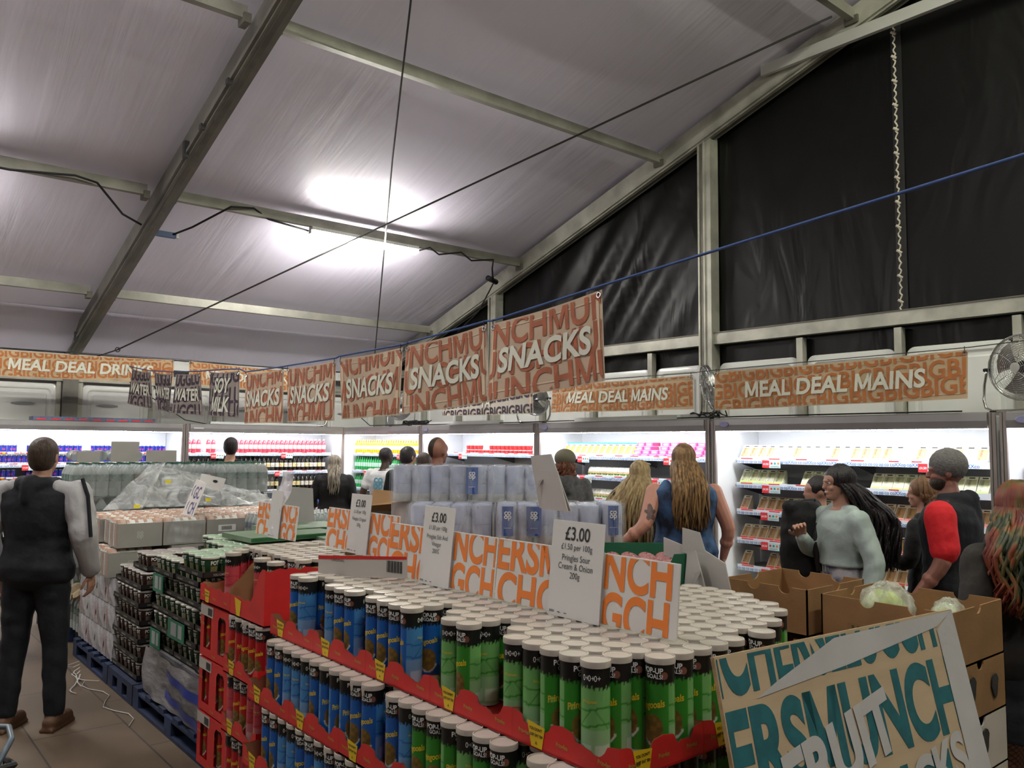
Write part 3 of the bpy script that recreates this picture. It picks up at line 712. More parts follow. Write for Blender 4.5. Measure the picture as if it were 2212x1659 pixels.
BN = [((14.50, 2.945), (13.50, 2.82), ['WATER'], 'grey', 'water banner, the one nearest the left wall, before drinks banner'),
      ((13.30, 2.809), (12.40, 2.73), ['WATER'], 'grey', 'water banner, the middle one of the three'),
      ((12.22, 2.72), (11.25, 2.67), ['WATER'], 'grey', 'water banner, the one hanging beside the soy milk banner'),
      ((10.88, 2.659), (9.86, 2.61), ['SOY', 'MILK'], 'grey', 'dark grey soy milk banner between the water and snacks banners'),
      ((9.66, 2.556), (8.58, 2.55), ['SNACKS'], 'tan', 'smallest looking snacks banner, beside the soy milk banner'),
      ((8.49, 2.551), (7.36, 2.55), ['SNACKS'], 'tan', 'snacks banner, second from the soy milk banner'),
      ((7.29, 2.563), (6.12, 2.575), ['SNACKS'], 'tan', 'snacks banner, middle one of the five'),
      ((6.06, 2.58), (4.93, 2.65), ['SNACKS'], 'tan', 'snacks banner, second from the end of the blue rope'),
      ((4.86, 2.643), (3.705, 2.746), ['SNACKS'], 'tan', 'biggest looking snacks banner, tied to the end of the blue rope')]
for i, ((ya, za), (yb, zb), ln, kd, lb) in enumerate(BN):
    a, c = sn(ya, za, yb, zb)
    banner('hanging_banner', lb, 'banner', g1 if kd == 'tan' else 'grey water and milk banners', a, c, (.60 if kd == 'tan' else .58)*kx/3.85, kd, ln, 'MUNCH' if kd == 'tan' else 'GLUG', (.235 if kd == 'tan' else .23), .205 if ln == ['SNACKS'] else (.19 if ln == ['WATER'] else .21), 100+i, wav=.02 if kd == 'tan' else .03)
ROPE = mat('blue_rope', (.03, .07, .22), .7)
pts = [Vector((kx, 12.98, 2.93))]
for (ya, za), (yb, zb), *_ in BN:
    a, c = sn(ya, za, yb, zb); pts += [Vector(a)+Vector((0,0,.02)), Vector(c)+Vector((0,0,.02))]
pts += [Vector((kx, .991, 2.735)), Vector((kx, -1.5, 2.93)), Vector((kx, -5, 3.2))]
tag(MB().tube(pts, .007, 6).build('rope', ROPE, smooth=True), 'blue rope stretched across the hall carrying the snacks and water banners', 'rope')
# long meal banners over the fridges
g2 = 'long ochre banners over the fridges'
banner('hanging_banner', 'long ochre meal deal mains banner over the sandwich fridge beside the big fan', 'banner', g2, (6.45, 4.76*6.45/6.5, 2.435), (6.45, 2.485*6.45/6.5, 2.455), .365, 'gold', ['MEAL DEAL MAINS'], 'BIG', .195, .20, 301, wav=.02)
banner('hanging_banner', 'long meal deal mains banner partly behind the biggest snacks banner', 'banner', g2, (6.45, 7.05*6.45/6.5, 2.435), (6.45, 5.02*6.45/6.5, 2.42), .335, 'gold', ['MEAL DEAL MAINS'], 'BIG', .18, .175, 302, wav=.03, lean=.03)
banner('hanging_banner', 'black lettered banner mostly hidden behind the snacks banners', 'banner', g2, (6.45, 9.2, 2.45), (6.45, 7.35, 2.44), .34, 'pale', ['TA'], 'BIG', .18, .16, 303)
banner('hanging_banner', 'long ochre meal deal drinks banner hanging at the far left wall', 'banner', g2, (1.40, 11.9, 2.865), (3.70, 11.9, 2.885), .335, 'gold', ['MEAL DEAL DRINKS'], 'BIG', .185, .20, 304, wav=.02)
banner('hanging_banner', 'ochre meal deal drinks banner half hidden behind soy milk and snacks banners', 'banner', g2, (3.91, 11.9, 2.885), (5.85, 11.9, 2.845), .335, 'gold', ['MEAL DEAL DRINKS'], 'BIG', .185, .17, 305, wav=.02)
wire('banner_line', [(6.45, -1, 2.62), (6.45, 2.47, 2.47), (6.45, 4.72, 2.45), (6.45, 4.98, 2.44), (6.45, 7.0, 2.45), (6.45, 7.3, 2.46), (6.45, 9.2, 2.47), (6.45, 12.9, 2.6)], .004, STW, 'thin line carrying the meal deal banners along the gable fridges', 'line')
wire('banner_line', [(-3, 11.9, 2.92), (1.4, 11.9, 2.89), (3.7, 11.9, 2.90), (3.91, 11.9, 2.90), (5.85, 11.9, 2.86), (7.6, 11.9, 2.9)], .004, STW, 'thin line carrying the drinks banners along the left wall', 'line')
tag(MB().tube([(3.0, 12.9, 2.9), (3.4, 12.3, 2.45), (3.95, 12.1, 2.05), (4.3, 12.2, 2.0)], .007, 6).build('cable', BLK, smooth=True), 'thin black cable slanting down behind the water banners to the fridge tops', 'cable')
# ------------------------------------------------------------------ floor fans on the fridge tops
BLADE = mat('fan_blade', (.42, .43, .42), .25, .85, .1, 5)
def fan(loc, rz, tilt, label, R=.235):
    t = thing('drum_fan', label, 'fan', loc, rz, 'chrome fans standing on the fridges')
    H = R+.09                                     # local: front faces -Y
    M = Matrix.Translation((0, 0, H)) @ Matrix.Rotation(tilt, 4, 'X')
    tr = lambda P: [M @ Vector(p) for p in P]
    ring = lambda r, y, n=28: tr([(r*math.cos(2*PI*i/n), y, r*math.sin(2*PI*i/n)) for i in range(n)])
    mb = MB()
    for sgn in (-1, 1):
        for k in range(1, 15):
            q = k/14; r = .035+(R-.035)*q; y = sgn*.075*(1-q**3)
            mb.tube(ring(r, y, 24), .0016, 3, closed=True)
        for k in range(6):
            a = PI*k/3; mb.tube(tr([(R*q*math.cos(a+.5*q), sgn*.077*(1-q**3), R*q*math.sin(a+.5*q)) for q in (.15, .35, .55, .75, .9, 1)]), .003, 4)
    mb.tube(ring(R, 0), .008, 6, closed=True); mb.tube(ring(R*.99, -.025), .004, 5, closed=True)
    mb.build('guard', CHROME, t, smooth=True)
    mb = MB().grid(28, 1, lambda u, v: M @ Vector((R*1.0*math.cos(2*PI*u), -.02+.05*v, R*math.sin(2*PI*u))))
    mb.build('band', mat('fan_band', (.45,.45,.45), .3, .9), t, smooth=True)
    for k in range(3):
        a0 = 2*PI*k/3+.5
        MB().grid(6, 6, lambda u, v: M @ Vector(((.04+.165*v)*math.cos(a0+(u-.5)*(1.05+.35*v)), .03*(u-.5)*2*(1-.3*v)+.01, (.04+.165*v)*math.sin(a0+(u-.5)*(1.05+.35*v))))).build('blade', BLADE, t, smooth=True)
    MB().tube(tr([(0, -.08, 0), (0, -.072, 0)]), .036, 18).build('hub_cap', mat('hub_cap', (.5,.5,.48), .4), t, smooth=.5)
    MB().tube(tr([(0, .02, 0), (0, .13, 0)]), [.05, .045], 14).build('motor', BLACK, t, smooth=.5)
    W_ = R+.03
    P = [(-W_, 0, H), (-W_, 0, H-.03), (-W_-.02, 0, H-.12), (-W_-.022, -.01, .10), (-W_+.0, -.02, .04), (-W_+.05, -.02, .012), (0, -.02, .012), (W_-.05, -.02, .012), (W_, -.02, .04), (W_+.022, -.01, .10), (W_+.02, 0, H-.12), (W_, 0, H-.03), (W_, 0, H)]
    MB().tube(P, .011, 8).build('stand', CHROME, t, smooth=True)
    for s_ in (-1, 1):
        MB().tube([(s_*(R-.005), 0, H), (s_*(W_+.02), 0, H)], .014, 8).build('pivot', BLACK, t)
        MB().box((s_*(W_-.06)-.02, -.04, 0), (s_*(W_-.06)+.02, 0.0, .014)).build('foot', BLACK, t)
    return t
fan((6.85, 2.25, 2.0), -PI/2-.25, .05, 'large chrome fan on the fridge at the right edge, past the mains banner', .245)
fan((6.90, 5.12, 2.0), -PI/2-.75, .25, 'chrome fan between the two long mains banners, partly behind one', .235)
fan((6.80, 7.72, 2.0), -PI/2+.15, .35, 'chrome fan below the biggest snacks banner, bent upward', .215)
fan((6.85, 10.9, 2.0), -PI/2+.25, -.3, 'chrome fan in the corner behind the middle snacks banner', .235)
fan((6.0, 12.35, 2.0), -.3, -.15, 'chrome fan on the bottle fridge below the snacks banners', .235)
# clutter on the fridge tops
def clut(n, a, b_, m_, label, cat): tag(MB().box(a, b_).build(n, m_), label, cat)
RAIL = mat('white_rail', (.62,.64,.64), .35)
tag(MB().box((6.66, 5.35, 2.0), (6.72, 6.85, 2.045)).box((6.72, 5.0, 2.0), (6.78, 6.2, 2.05)).build('shelf_rail', RAIL), 'white metal rails lying on top of the wraps fridge', 'rail')
tag(MB().box((6.66, 8.25, 2.0), (6.74, 9.85, 2.045)).build('shelf_rail', RAIL), 'white metal rail lying on the fruit pot fridge', 'rail')
tag(MB().box((4.3, 12.05, 2.0), (6.0, 12.12, 2.035)).build('shelf_rail', RAIL), 'white metal rail on top of the pink bottle fridge', 'rail')
mb = MB().box((0, 0, 0), (1.5, .3, .05)); fn = lambda u, v: (u, -.0015, v)
for k in range(9): mb.add([fn(.03+k*.165, .006), fn(.15+k*.165, .006), fn(.14+k*.165, .024), fn(.04+k*.165, .024)], [(0,1,2,3)], 1)
tag(mb.build('flat_carton', [mat('carton_navy', (.12,.15,.25), .5, 0, .4, 40), REDT], loc=(2.02, 12.02, 2.0)), 'flat navy and red carton strip on top of the energy can fridge', 'carton')
rnd = random.Random(5)
def heap(cx, cy, sx, sy, n, label):
    mb = MB()
    for k in range(n):
        P = []; a = rnd.uniform(0, 6); r = rnd.uniform(.4, 1)
        for i in range(12):
            a += rnd.uniform(.3, .8); P.append((cx+sx*r*math.cos(a)*rnd.uniform(.8, 1), cy+sy*r*math.sin(a)*rnd.uniform(.8, 1), 2.012+rnd.uniform(0, .07)))
        mb.tube(P, .007, 5)
    tag(mb.build('cable_heap', BLK, smooth=True), label, 'cables', kind='stuff')
heap(6.75, 10.35, .08, .45, 7, 'tangle of black cables on the corner fridge top')
heap(6.72, 5.0, .06, .25, 3, 'few black cables on the fridge top below the mains banners')
tag(MB().tube([(6.7, 12.0, 2.2), (6.7, 11.6, 2.02), (6.68, 10.6, 2.02), (6.66, 9.8, 2.01), (6.68, 8.1, 2.01), (6.7, 7.1, 2.015), (6.66, 5.0, 2.012), (6.64, 4.2, 2.01), (6.65, 2.6, 2.008)], .007, 6).build('cable', BLK, smooth=True), 'black cable running along the tops of the gable fridges', 'cable')
# ------------------------------------------------------------------ the stacked display: crisp tubes
CP = .0765; TH = .262; PZ = .14
def hsh(a, b): return (math.sin(a*12.9898+b*78.233)*43758.5453) % 1
def can_mesh(nm, dark, lite, deep):
    H, R, n, k = .238, .0365, 72, 60
    vs, cs = [], []
    for j in range(k+1):
        z = H*j/k
        for i in range(n):
            a = 2*PI*i/n; th = (a+PI) % (2*PI)-PI          # th = 0 is the front of the label
            vs.append((R*math.cos(a), R*math.sin(a), z))
            jag = .186+.004*math.sin(a*19)+.003*math.sin(a*31)
            if z > jag: c = (.008, .008, .008)
            elif z < .004: c = (.5, .5, .48)
            elif abs(th) < 1.35:
                c = dark
                # cooked food picture and pale bowl low on the front
                d = ((th-.1)/.85)**2+((z-.075)/.036)**2
                if d < 1: c = (.12+.10*hsh(i//3, j//3), .075+.05*hsh(i//3, j//3), .02)
                if 1 <= d < 1.35 and z < .06: c = (.6, .6, .55)
                if abs(th+.75) < .16 and abs(z-.125) < .008: c = lite
            else:
                c = lite
                for b0 in (.135, .095, .055):
                    if abs(z-b0-.004*math.sin(a*2)) < .0022: c = deep
                if abs((z-.10)-(abs(th)-2.3)*.045) < .0025 and .055 < z < .135: c = deep
                if .012 < z < .05 and abs(abs(th)-2.4) < .6: c = tuple(.35+.5*v for v in lite)
                elif z < .085: c = tuple(.12+.8*v for v in lite)
            cs.append(c)
    fs = [[j*n+i, j*n+(i+1) % n, (j+1)*n+(i+1) % n, (j+1)*n+i] for j in range(k) for i in range(n)]
    mb = MB(); mb.add(vs, fs); mb.f.append(list(range(n))[::-1]); mb.m.append(0); mb.f.append([k*n+i for i in range(n)]); mb.m.append(0)
    wr = lambda th0, R2=R+.0006: (lambda u, v: (R2*math.cos(th0+u/R), R2*math.sin(th0+u/R), v))
    put_text(mb, 'Pringooals', .025, lambda u, v: wr(0)(u, v+u*.22), 1, .025, .74, (0, .124), .006)
    put_text(mb, 'POP-UP', .019, wr(.15), 2, .03, .9, (0, .212), .006); put_text(mb, 'GOALS!', .015, wr(.15), 2, .02, .9, (.006, .199), .006)
    for q in range(3):
        put_text(mb, '0+', .021, wr(2.6+q*.42), 2, 0, .8, (0, .203), .006)
    put_text(mb, 'Pringooals', .010, wr(2.9), 1, .015, .9, (0, .150), .006)
    for (th0, z0) in ((1.05, .207),):
        mb.add([wr(th0)(.009*math.cos(a), z0+.010*math.sin(a)) for a in [i*PI/4 for i in range(8)]], [list(range(8))], 3)
    me = mb.mesh('crisp_tube', [vcmat('tube_print', .33), mat('tube_yellow', (.75,.52,.02), .4), WHT, mat('tube_brownpic', (.22,.08,.05), .4)], smooth=.6, cols=np.vstack([np.array(cs), np.ones((len(mb.v)-len(cs), 3))]))
    return me
CANS = {'green': can_mesh('green', (.03, .22, .02), (.16, .40, .12), (.03, .20, .02)),
        'blue': can_mesh('blue', (.008, .10, .38), (.06, .23, .50), (.01, .10, .36)),
        'red': can_mesh('red', (.40, .008, .012), (.48, .06, .08), (.40, .02, .03))}
LIDM = MB().lathe([(.0365, -.004), (.0392, -.004), (.0394, .008), (.0385, .0115), (.0355, .0118), (.0345, .009), (.0, .0085)], 28, cap=False).mesh('lid', mat('lid_plastic', (.52, .47, .41), .28, 0, .06, 12), smooth=.5)
TABM = MB().lathe([(.0365, -.004), (.0392, -.004), (.0394, .008), (.0385, .0115), (.0355, .0118), (.0345, .009), (.0, .0085)], 28, cap=False)
TABM.add([(.0393, -.013, 0), (.0393, .013, 0), (.0385, .004, -.024), (.0385, -.004, -.024)], [(0,1,2,3)])
TABM = TABM.mesh('lid', MC['lid_plastic'], smooth=.5)
NC = {}
def tube_can(fl, x, y, z, label, rz=None, group=None):
    o = bpy.data.objects.new(fl+'_crisp_tube', CANS[fl]); COL.objects.link(o); o.location = (x, y, z)
    o.rotation_euler = (0, 0, random.choice([PI, PI, PI*.9, -PI*.55, PI*1.15, 0.6, 1.4, random.uniform(0, 6.28)]) if rz is None else rz)
    l = bpy.data.objects.new('lid', TABM if hsh(x*9, y*7) < .3 else LIDM); COL.objects.link(l); l.parent = o; l.location = (0, 0, .238)
    tag(o, label, 'crisps', group or fl+' crisp tubes on the stack')
    NC[fl] = NC.get(fl, 0)+1; return o
TX, TY = 1.475, 1.362                      # corner of the top layer of trays
def dz(k): return PZ+TH*k
# top layer, green and blue
miss = {(0,0), (1,0), (0,6), (0,7), (0,10), (0,11), (1,11), (0,16), (0,20), (0,21), (7,0), (1,7)}
def imax(j):
    return [8, 10, 12, 13, 13, 14, 14, 14, 14, 13, 12, 8, 6][j] if j < 13 else 5
for j in range(24):
    fl = 'green' if j < 12 else 'blue'
    for i in range(imax(j)+1):
        if (i, j) in miss: continue
        nm = 'top layer, %s from the aisle, %s row back' % (ORD[i], ORD[j])
        tube_can(fl, TX+.038+CP*i+random.uniform(-.002, .002), TY+.038+CP*j+random.uniform(-.002, .002), dz(3)+.012, fl+' crisp tube in '+nm, rz=(random.uniform(1.2, 1.7)+PI/2 if i > 1 else None))
# second layer (sticks out a little), third and fourth: only the outer rows can be seen
for k, x0, rows in ((2, 1.443, 2), (1, 1.43, 1)):
    for j in range(1, 24):
        fl = 'green' if j < 10 else 'blue'
        for i in range(rows):
            if i == 0 and j in ((3, 12) if k == 2 else ()): continue
            tube_can(fl, x0+CP*i, TY+.085+CP*j, dz(k)+.012, '%s crisp tube, %s layer down, %s row back, %s' % (fl, ('third', 'second')[k-1], ORD[j], ('outermost', 'one row in')[i]))
for i in range(2, 12):
    tube_can('green', 1.443+CP*i, TY+.085, dz(2)+.012, 'green crisp tube under the top layer beside the plywood board, %s along' % ORD[i-2])
# trays with low torn lips and taller logo posts
TRAYIN = CARDIN
def crisp_tray(nx, ny, seed, lipf=.05):
    """nx, ny in tubes; open at the top, wavy torn lip with higher posts at the corners and middle of each side"""
    w, d = nx*CP+.012, ny*CP+.012; rnd = random.Random(seed); t = .004
    mb = MB().box((0, 0, 0), (w, d, .006), 0)
    inner = MB(); pr = MB()
    def lip(u, L_):
        h = lipf+.006*math.sin(u*60)+rnd.uniform(-.003, .003)
        for c in (0, L_/2, L_):
            q = abs(u-c)/.055
            if q < 1: h = max(h, .082-.008*q if q < .7 else .076-.09*(q-.7))
        return max(.02, h)
    sides = [(d, lambda u, o_: (o_, u)), (d, lambda u, o_: (w-o_, u)), (w, lambda u, o_: (u, o_)), (w, lambda u, o_: (u, d-o_))]
    for si, (L_, f) in enumerate(sides):
        n = 40; hs = [lip(L_*i/n, L_) for i in range(n+1)]
        for (m_, off, tgt) in ((0, 0, mb), (0, t, inner)):
            vs = []
            for i in range(n+1):
                x, y = f(L_*i/n, off); vs += [(x, y, .0), (x, y, hs[i]-off*.2)]
            tgt.add(vs, [[2*i, 2*i+2, 2*i+3, 2*i+1] for i in range(n)], m_)
    mb.mats = None
    # print on the two sides that can be seen: yellow flash with words, name on the posts
    def side_fn(si): 
        L_, f = sides[si]
        if si == 0: return lambda u, v: (-.0012, L_-u, v)
        return lambda u, v: (u, -.0012, v)
    for si in (0, 2):
        L_ = sides[si][0]; fn = side_fn(si)
        for c in (.05, L_/2, L_-.05):
            put_text(pr, 'Pringles', .017, fn, 1, .02, .8, (c, .028))
        c = L_*.25
        pr.add([fn(c-.035, .068), fn(c+.035, .060), fn(c+.024, .004), fn(c-.018, .004)], [(3,2,1,0)], 0)
        fn2 = (lambda g_: (lambda u, v: tuple(Vector(g_(u, v))+Vector((-.0008, 0, 0) if si == 0 else (0, -.0008, 0)))))(fn)
        put_text(pr, 'YOU DON’T', .010, fn2, 2, .03, .9, (c, .047)); put_text(pr, "JUST EAT ’EM", .010, fn2, 2, .03, .85, (c+.002, .032))
        put_text(pr, 'A', .012, fn2, 2, .02, .9, (c+.002, .012))
    return mb.mesh('tray', [RED]), inner.mesh('inner', [CARDIN]), pr.mesh('print', [YEL, mat('tray_gold', (.45,.27,.04), .5), BLACK])
TR = [crisp_tray(4, 5, s_) for s_ in range(3)]; TRK = {3: TR, 2: [crisp_tray(2.4, 5, 31+q) for q in range(3)], 1: [crisp_tray(1.4, 5, 41+q) for q in range(3)]}
def put_tray(me3, x, y, z, label):
    o = bpy.data.objects.new('crisp_tray', me3[0]); COL.objects.link(o); o.location = (x, y, z)
    link('inner_face', me3[1], o); link('lettering', me3[2], o)
    return tag(o, label, 'tray', 'red card trays holding the crisp tubes')
for k in (1, 2, 3):
    x0 = {3: TX-.006, 2: 1.443-.044, 1: 1.43-.044}[k]; y0 = TY-.006+(0 if k == 3 else .05)
    for q in range(5 if k > 1 else 5):
        for p in range((4 if q < 2 else 2) if k == 3 else 1):
            put_tray(TRK[k][(q+p+k) % 3], x0+p*(4*CP+.013), y0+q*(5*CP+.013), dz(k)+.002, 'red card tray in the %s layer down, %s from the near corner, %s from aisle' % (('third', 'second', 'top')[k-1] if k < 3 else 'top', ORD[q], ORD[p]))
# full cases inside the stack carry the trays
for k in range(3):
    for q in range(3):
        for p in range(3 if q == 0 else 2):
            a = (1.443+2*CP+.02 if k == 2 else 1.43+CP+.01)+p*.36
            o = MB().box((0, 0, 0), (.35, .55, TH-.008)).build('crisp_case', RED, loc=(a, TY+.14+q*.57, dz(k)+.002))
            tag(o, 'closed red card case deep inside the crisp stack, %s layer, %s row, %s in' % (ORD[k], ORD[q], ORD[p]), 'carton', 'closed cases inside the crisp stack')
PBLUE = mat('pallet_blue', (.008, .022, .075), .7, 0, .5, 9)
def pallet(x, y, w, d, label, m_=PBLUE):
    mb = MB()
    for i in range(6): mb.box((x, y+i*(d-.1)/5, .115), (x+w, y+i*(d-.1)/5+.1, .137))
    for i in range(3):
        for j in range(3): mb.box((x+i*(w-.12)/2, y+j*(d-.12)/2, .022), (x+i*(w-.12)/2+.12, y+j*(d-.12)/2+.12, .10))
        mb.box((x+i*(w-.12)/2, y, .0), (x+i*(w-.12)/2+.12, y+d, .022)); mb.box((x+i*(w-.12)/2, y, .10), (x+i*(w-.12)/2+.12, y+d, .115))
    tag(mb.build('pallet', m_), label, 'pallet')
pallet(1.45, 1.45, 1.2, 1.95, 'blue wooden pallet under the green and blue crisp stack')
# red windowed cases and the red block behind the blue tubes
def window_case(w=.30, d=.38, h=.252, seed=0):
    mb = MB()
    def wall(fn, L_, win=True):
        a, c, z0, z1 = L_*.24, L_*.76, h*.16, h*.86
        if not win: mb.add([fn(0, 0), fn(L_, 0), fn(L_, h), fn(0, h)], [(0,1,2,3)]); return
        O = [(0,0), (L_,0), (L_,h), (0,h)]; I = [(a,z0), (c,z0), (c,z1-.02), (c-.02,z1), (a+.02,z1), (a,z1-.02)]
        vs = [fn(*p) for p in O+I]
        mb.add(vs, [(0,1,5,4), (1,2,7,6,5), (2,3,8,7), (3,0,4,9,8)])
    wall(lambda u, v: (0, d-u, v), d/2); wall(lambda u, v: (0, d/2-u, v), d/2); wall(lambda u, v: (u, 0, v), w, True); wall(lambda u, v: (w, u, v), d, False); wall(lambda u, v: (w-u, d, v), w, False)
    mb.add([(0,0,.001), (w,0,.001), (w,d,.001), (0,d,.001)], [(0,1,2,3)]); mb.add([(0,0,h), (w,0,h), (w,d,h), (0,d,h)], [(0,1,2,3)])
    pr = MB()
    for u in (.095,): pr.add([(-.0015, d-.0, h*.78), (-.0015, d-.17, h*.78), (-.0015, d-.17, h*.99), (-.0015, d-.0, h*.99)], [(0,1,2,3)], 1)
    for q in range(10):
        y = d-.10-q*.006; pr.add([(-.0022, y, h*.81), (-.0022, y-.003-(q % 3)*.001, h*.81), (-.0022, y-.003-(q % 3)*.001, h*.95), (-.0022, y, h*.95)], [(0,1,2,3)], 2)
    fn = lambda u, v: (-.0015, d-u, v)
    put_text(pr, 'Pringles', .018, fn, 3, .02, .8, (d*.5, h*.05)); put_text(pr, 'Pringles', .018, fn, 3, .02, .8, (d*.06+.01, h*.6))
    return mb.mesh('case', [RED]), pr.mesh('print', [YEL, mat('case_label', (.45,.42,.38), .6), INK, MC['tray_gold']])
WC = window_case()
def put_case(x, y, z, label, cans=True):
    o = bpy.data.objects.new('windowed_case', WC[0]); COL.objects.link(o); o.location = (x, y, z); link('lettering', WC[1], o)
    tag(o, label, 'carton', 'red windowed crisp cases')
    if cans:
        for i, (cx, cy) in enumerate([(.05, .33), (.05, .25), (.05, .14), (.05, .055)]):
            tube_can('red', x+cx, y+cy, z+.002, 'red crisp tube seen through windowed case %s, %s from far end' % (label.split(',')[0].replace('red windowed case ', ''), ORD[i]), rz=PI+random.uniform(-.6, .3))
for k in range(3):
    put_case(1.50, 3.86, dz(k), 'red windowed case %s, far corner of the crisp stack' % ('on the floor pallet', 'second up', 'third up')[k])
put_tray(crisp_tray(4, 5, 11, .085), 1.495, 3.855, dz(3), 'emptied red tray with torn brown inside on the windowed cases')
for k in range(3):
    put_tray(crisp_tray(4, 5, 20+k, .04), 1.47, 3.45, dz(k), 'red tray of red tubes beside the windowed cases, %s layer' % ORD[k])
    for j in range(5):
        for i in range(2 if k == 2 else 1):
            tube_can('red', 1.515+CP*i, 3.495+CP*j, dz(k)+.01, 'red crisp tube in an open tray, %s layer, %s row, %s in' % (ORD[k], ORD[j], ORD[i]))
# tall torn red case with brown inside holding red tubes
mb = MB(); inn = MB(); rnd = random.Random(3)
def torn(p0, p1, hs, mbx, off=(0, 0)):
    n = len(hs)-1; vs = []
    for i, h in enumerate(hs):
        x = p0[0]+(p1[0]-p0[0])*i/n+off[0]; y = p0[1]+(p1[1]-p0[1])*i/n+off[1]; vs += [(x, y, 0), (x, y, h)]
    mbx.add(vs, [[2*i, 2*i+2, 2*i+3, 2*i+1] for i in range(n)])
hz = [.09+rnd.uniform(-.008, .008) for _ in range(14)]; hz[-5:] = [.12, .17, .22, .245, .245]
torn((0, .39), (0, 0), hz, mb); torn((0, .39), (0, 0), hz, inn, (.003, 0))
torn((0, 0), (.30, 0), [.24+rnd.uniform(-.01, .01) for _ in range(14)], mb); torn((0, 0), (.30, 0), [.24]*14, inn, (0, .003))
torn((0, .39), (.30, .39), [.12, .16, .22, .25, .25, .25, .25], inn); mb.box((0, 0, 0), (.30, .39, .005))
o = mb.build('torn_case', RED, loc=(1.49, 3.45, dz(3))); tag(o, 'tall torn red case with brown inside between blue and red tubes', 'carton')
inn.build('inner_face', CARDIN, o)
pr = MB(); fn = lambda u, v: (-.0015, .39-u, v); pr.add([fn(.06, .085), fn(.14, .075), fn(.125, .005), fn(.085, .005)], [(3,2,1,0)]); pr.build('lettering', YEL, o)
for i, (x, y) in enumerate([(1.60, 3.59), (1.60, 3.74), (1.64, 4.10), (1.57, 4.02)]): tube_can('red', x, y, dz(3)+.008, 'red crisp tube standing apart in the torn cases, %s of four' % ORD[i], rz=.4)
for j in range(9):
    for i in range(9):
        if (i > 8 and j < 1) or (i, j) in ((3, 6), (4, 6), (6, 4)): continue
        tube_can('red', 1.72+CP*i, 3.56+CP*j, dz(3)+.012, 'red crisp tube with white lid, top layer, %s row back, %s across' % (ORD[j], ORD[i]), rz=random.uniform(2, 4.2))
for q in range(2):
    for p in range(2): put_tray(TR[(q+p) % 3], 1.80+p*.315, 3.53+q*.395, dz(3)+.002, 'red tray under the red tubes, %s row, %s across' % (ORD[q], ORD[p]))
for k in range(3):
    for q in range(2):
        tag(MB().box((0, 0, 0), (.62, .39, TH-.008)).build('crisp_case', RED, loc=(1.81, 3.47+q*.40, dz(k)+.002)), 'closed red case under the red tubes, %s layer, %s row' % (ORD[k], ORD[q]), 'carton', 'closed cases inside the crisp stack')
# opened flap with a barcode standing among the tubes
t = thing('barcode_flap', 'white inside-out flap with barcode and red edge beside the blue tubes', 'card', (1.60, 3.17, 1.15), -1.25)
MB().prism([(0, 0), (.30, .045), (.47, .055), (.47, .135), (.02, .105), (0, .09)], .004, lambda u, v, q: (u, q, v)).build('sheet', mat('flap_white', (.50,.47,.43), .7), t)
mb = MB(); mb.add([(0, -.001, .092), (.47, -.001, .126), (.47, -.001, .137), (0, -.001, .107)], [(0,1,2,3)]); mb.build('red_edge', RED, t)
mb = MB()
for q in range(16): x = .37+q*.005; mb.add([(x, -.001, .07), (x+.0022+.001*(q % 3), -.001, .07), (x+.0022+.001*(q % 3), -.001, .115), (x, -.001, .115)], [(0,1,2,3)])
put_text(mb, 'ORIGINAL', .016, lambda u, v: (u, -.001, v), 0, 0, 1, (.11, .09)); mb.build('barcode', INK, t)
t = MB().prism([(0, 0), (.07, 0), (.075, .06), (.05, .085), (.035, .07), (.02, .09), (0, .085)], .003, lambda u, v, q: (u, q, v)).build('torn_card', RED, loc=(2.03, 1.385, dz(3)+.12), rz=-.3)
tag(t, 'torn red card corner sticking up between tubes near the plywood', 'card')
for i, (x, y) in enumerate([(2.1, 4.05), (2.32, 3.95), (1.95, 3.6), (2.15, 3.6)]):
    tag(MB().prism([(0, 0), (.06, 0), (.05, .03), (.015, .035)], .003, lambda u, v, q: (u, q, v)).build('torn_card', RED if i < 2 else CARD, loc=(x, y, dz(3)+.255), rz=-.8), ('torn red card scrap' if i < 2 else 'torn brown card scrap')+' poking up between the red tubes, %s' % ('farther', 'nearer')[i % 2], 'card')
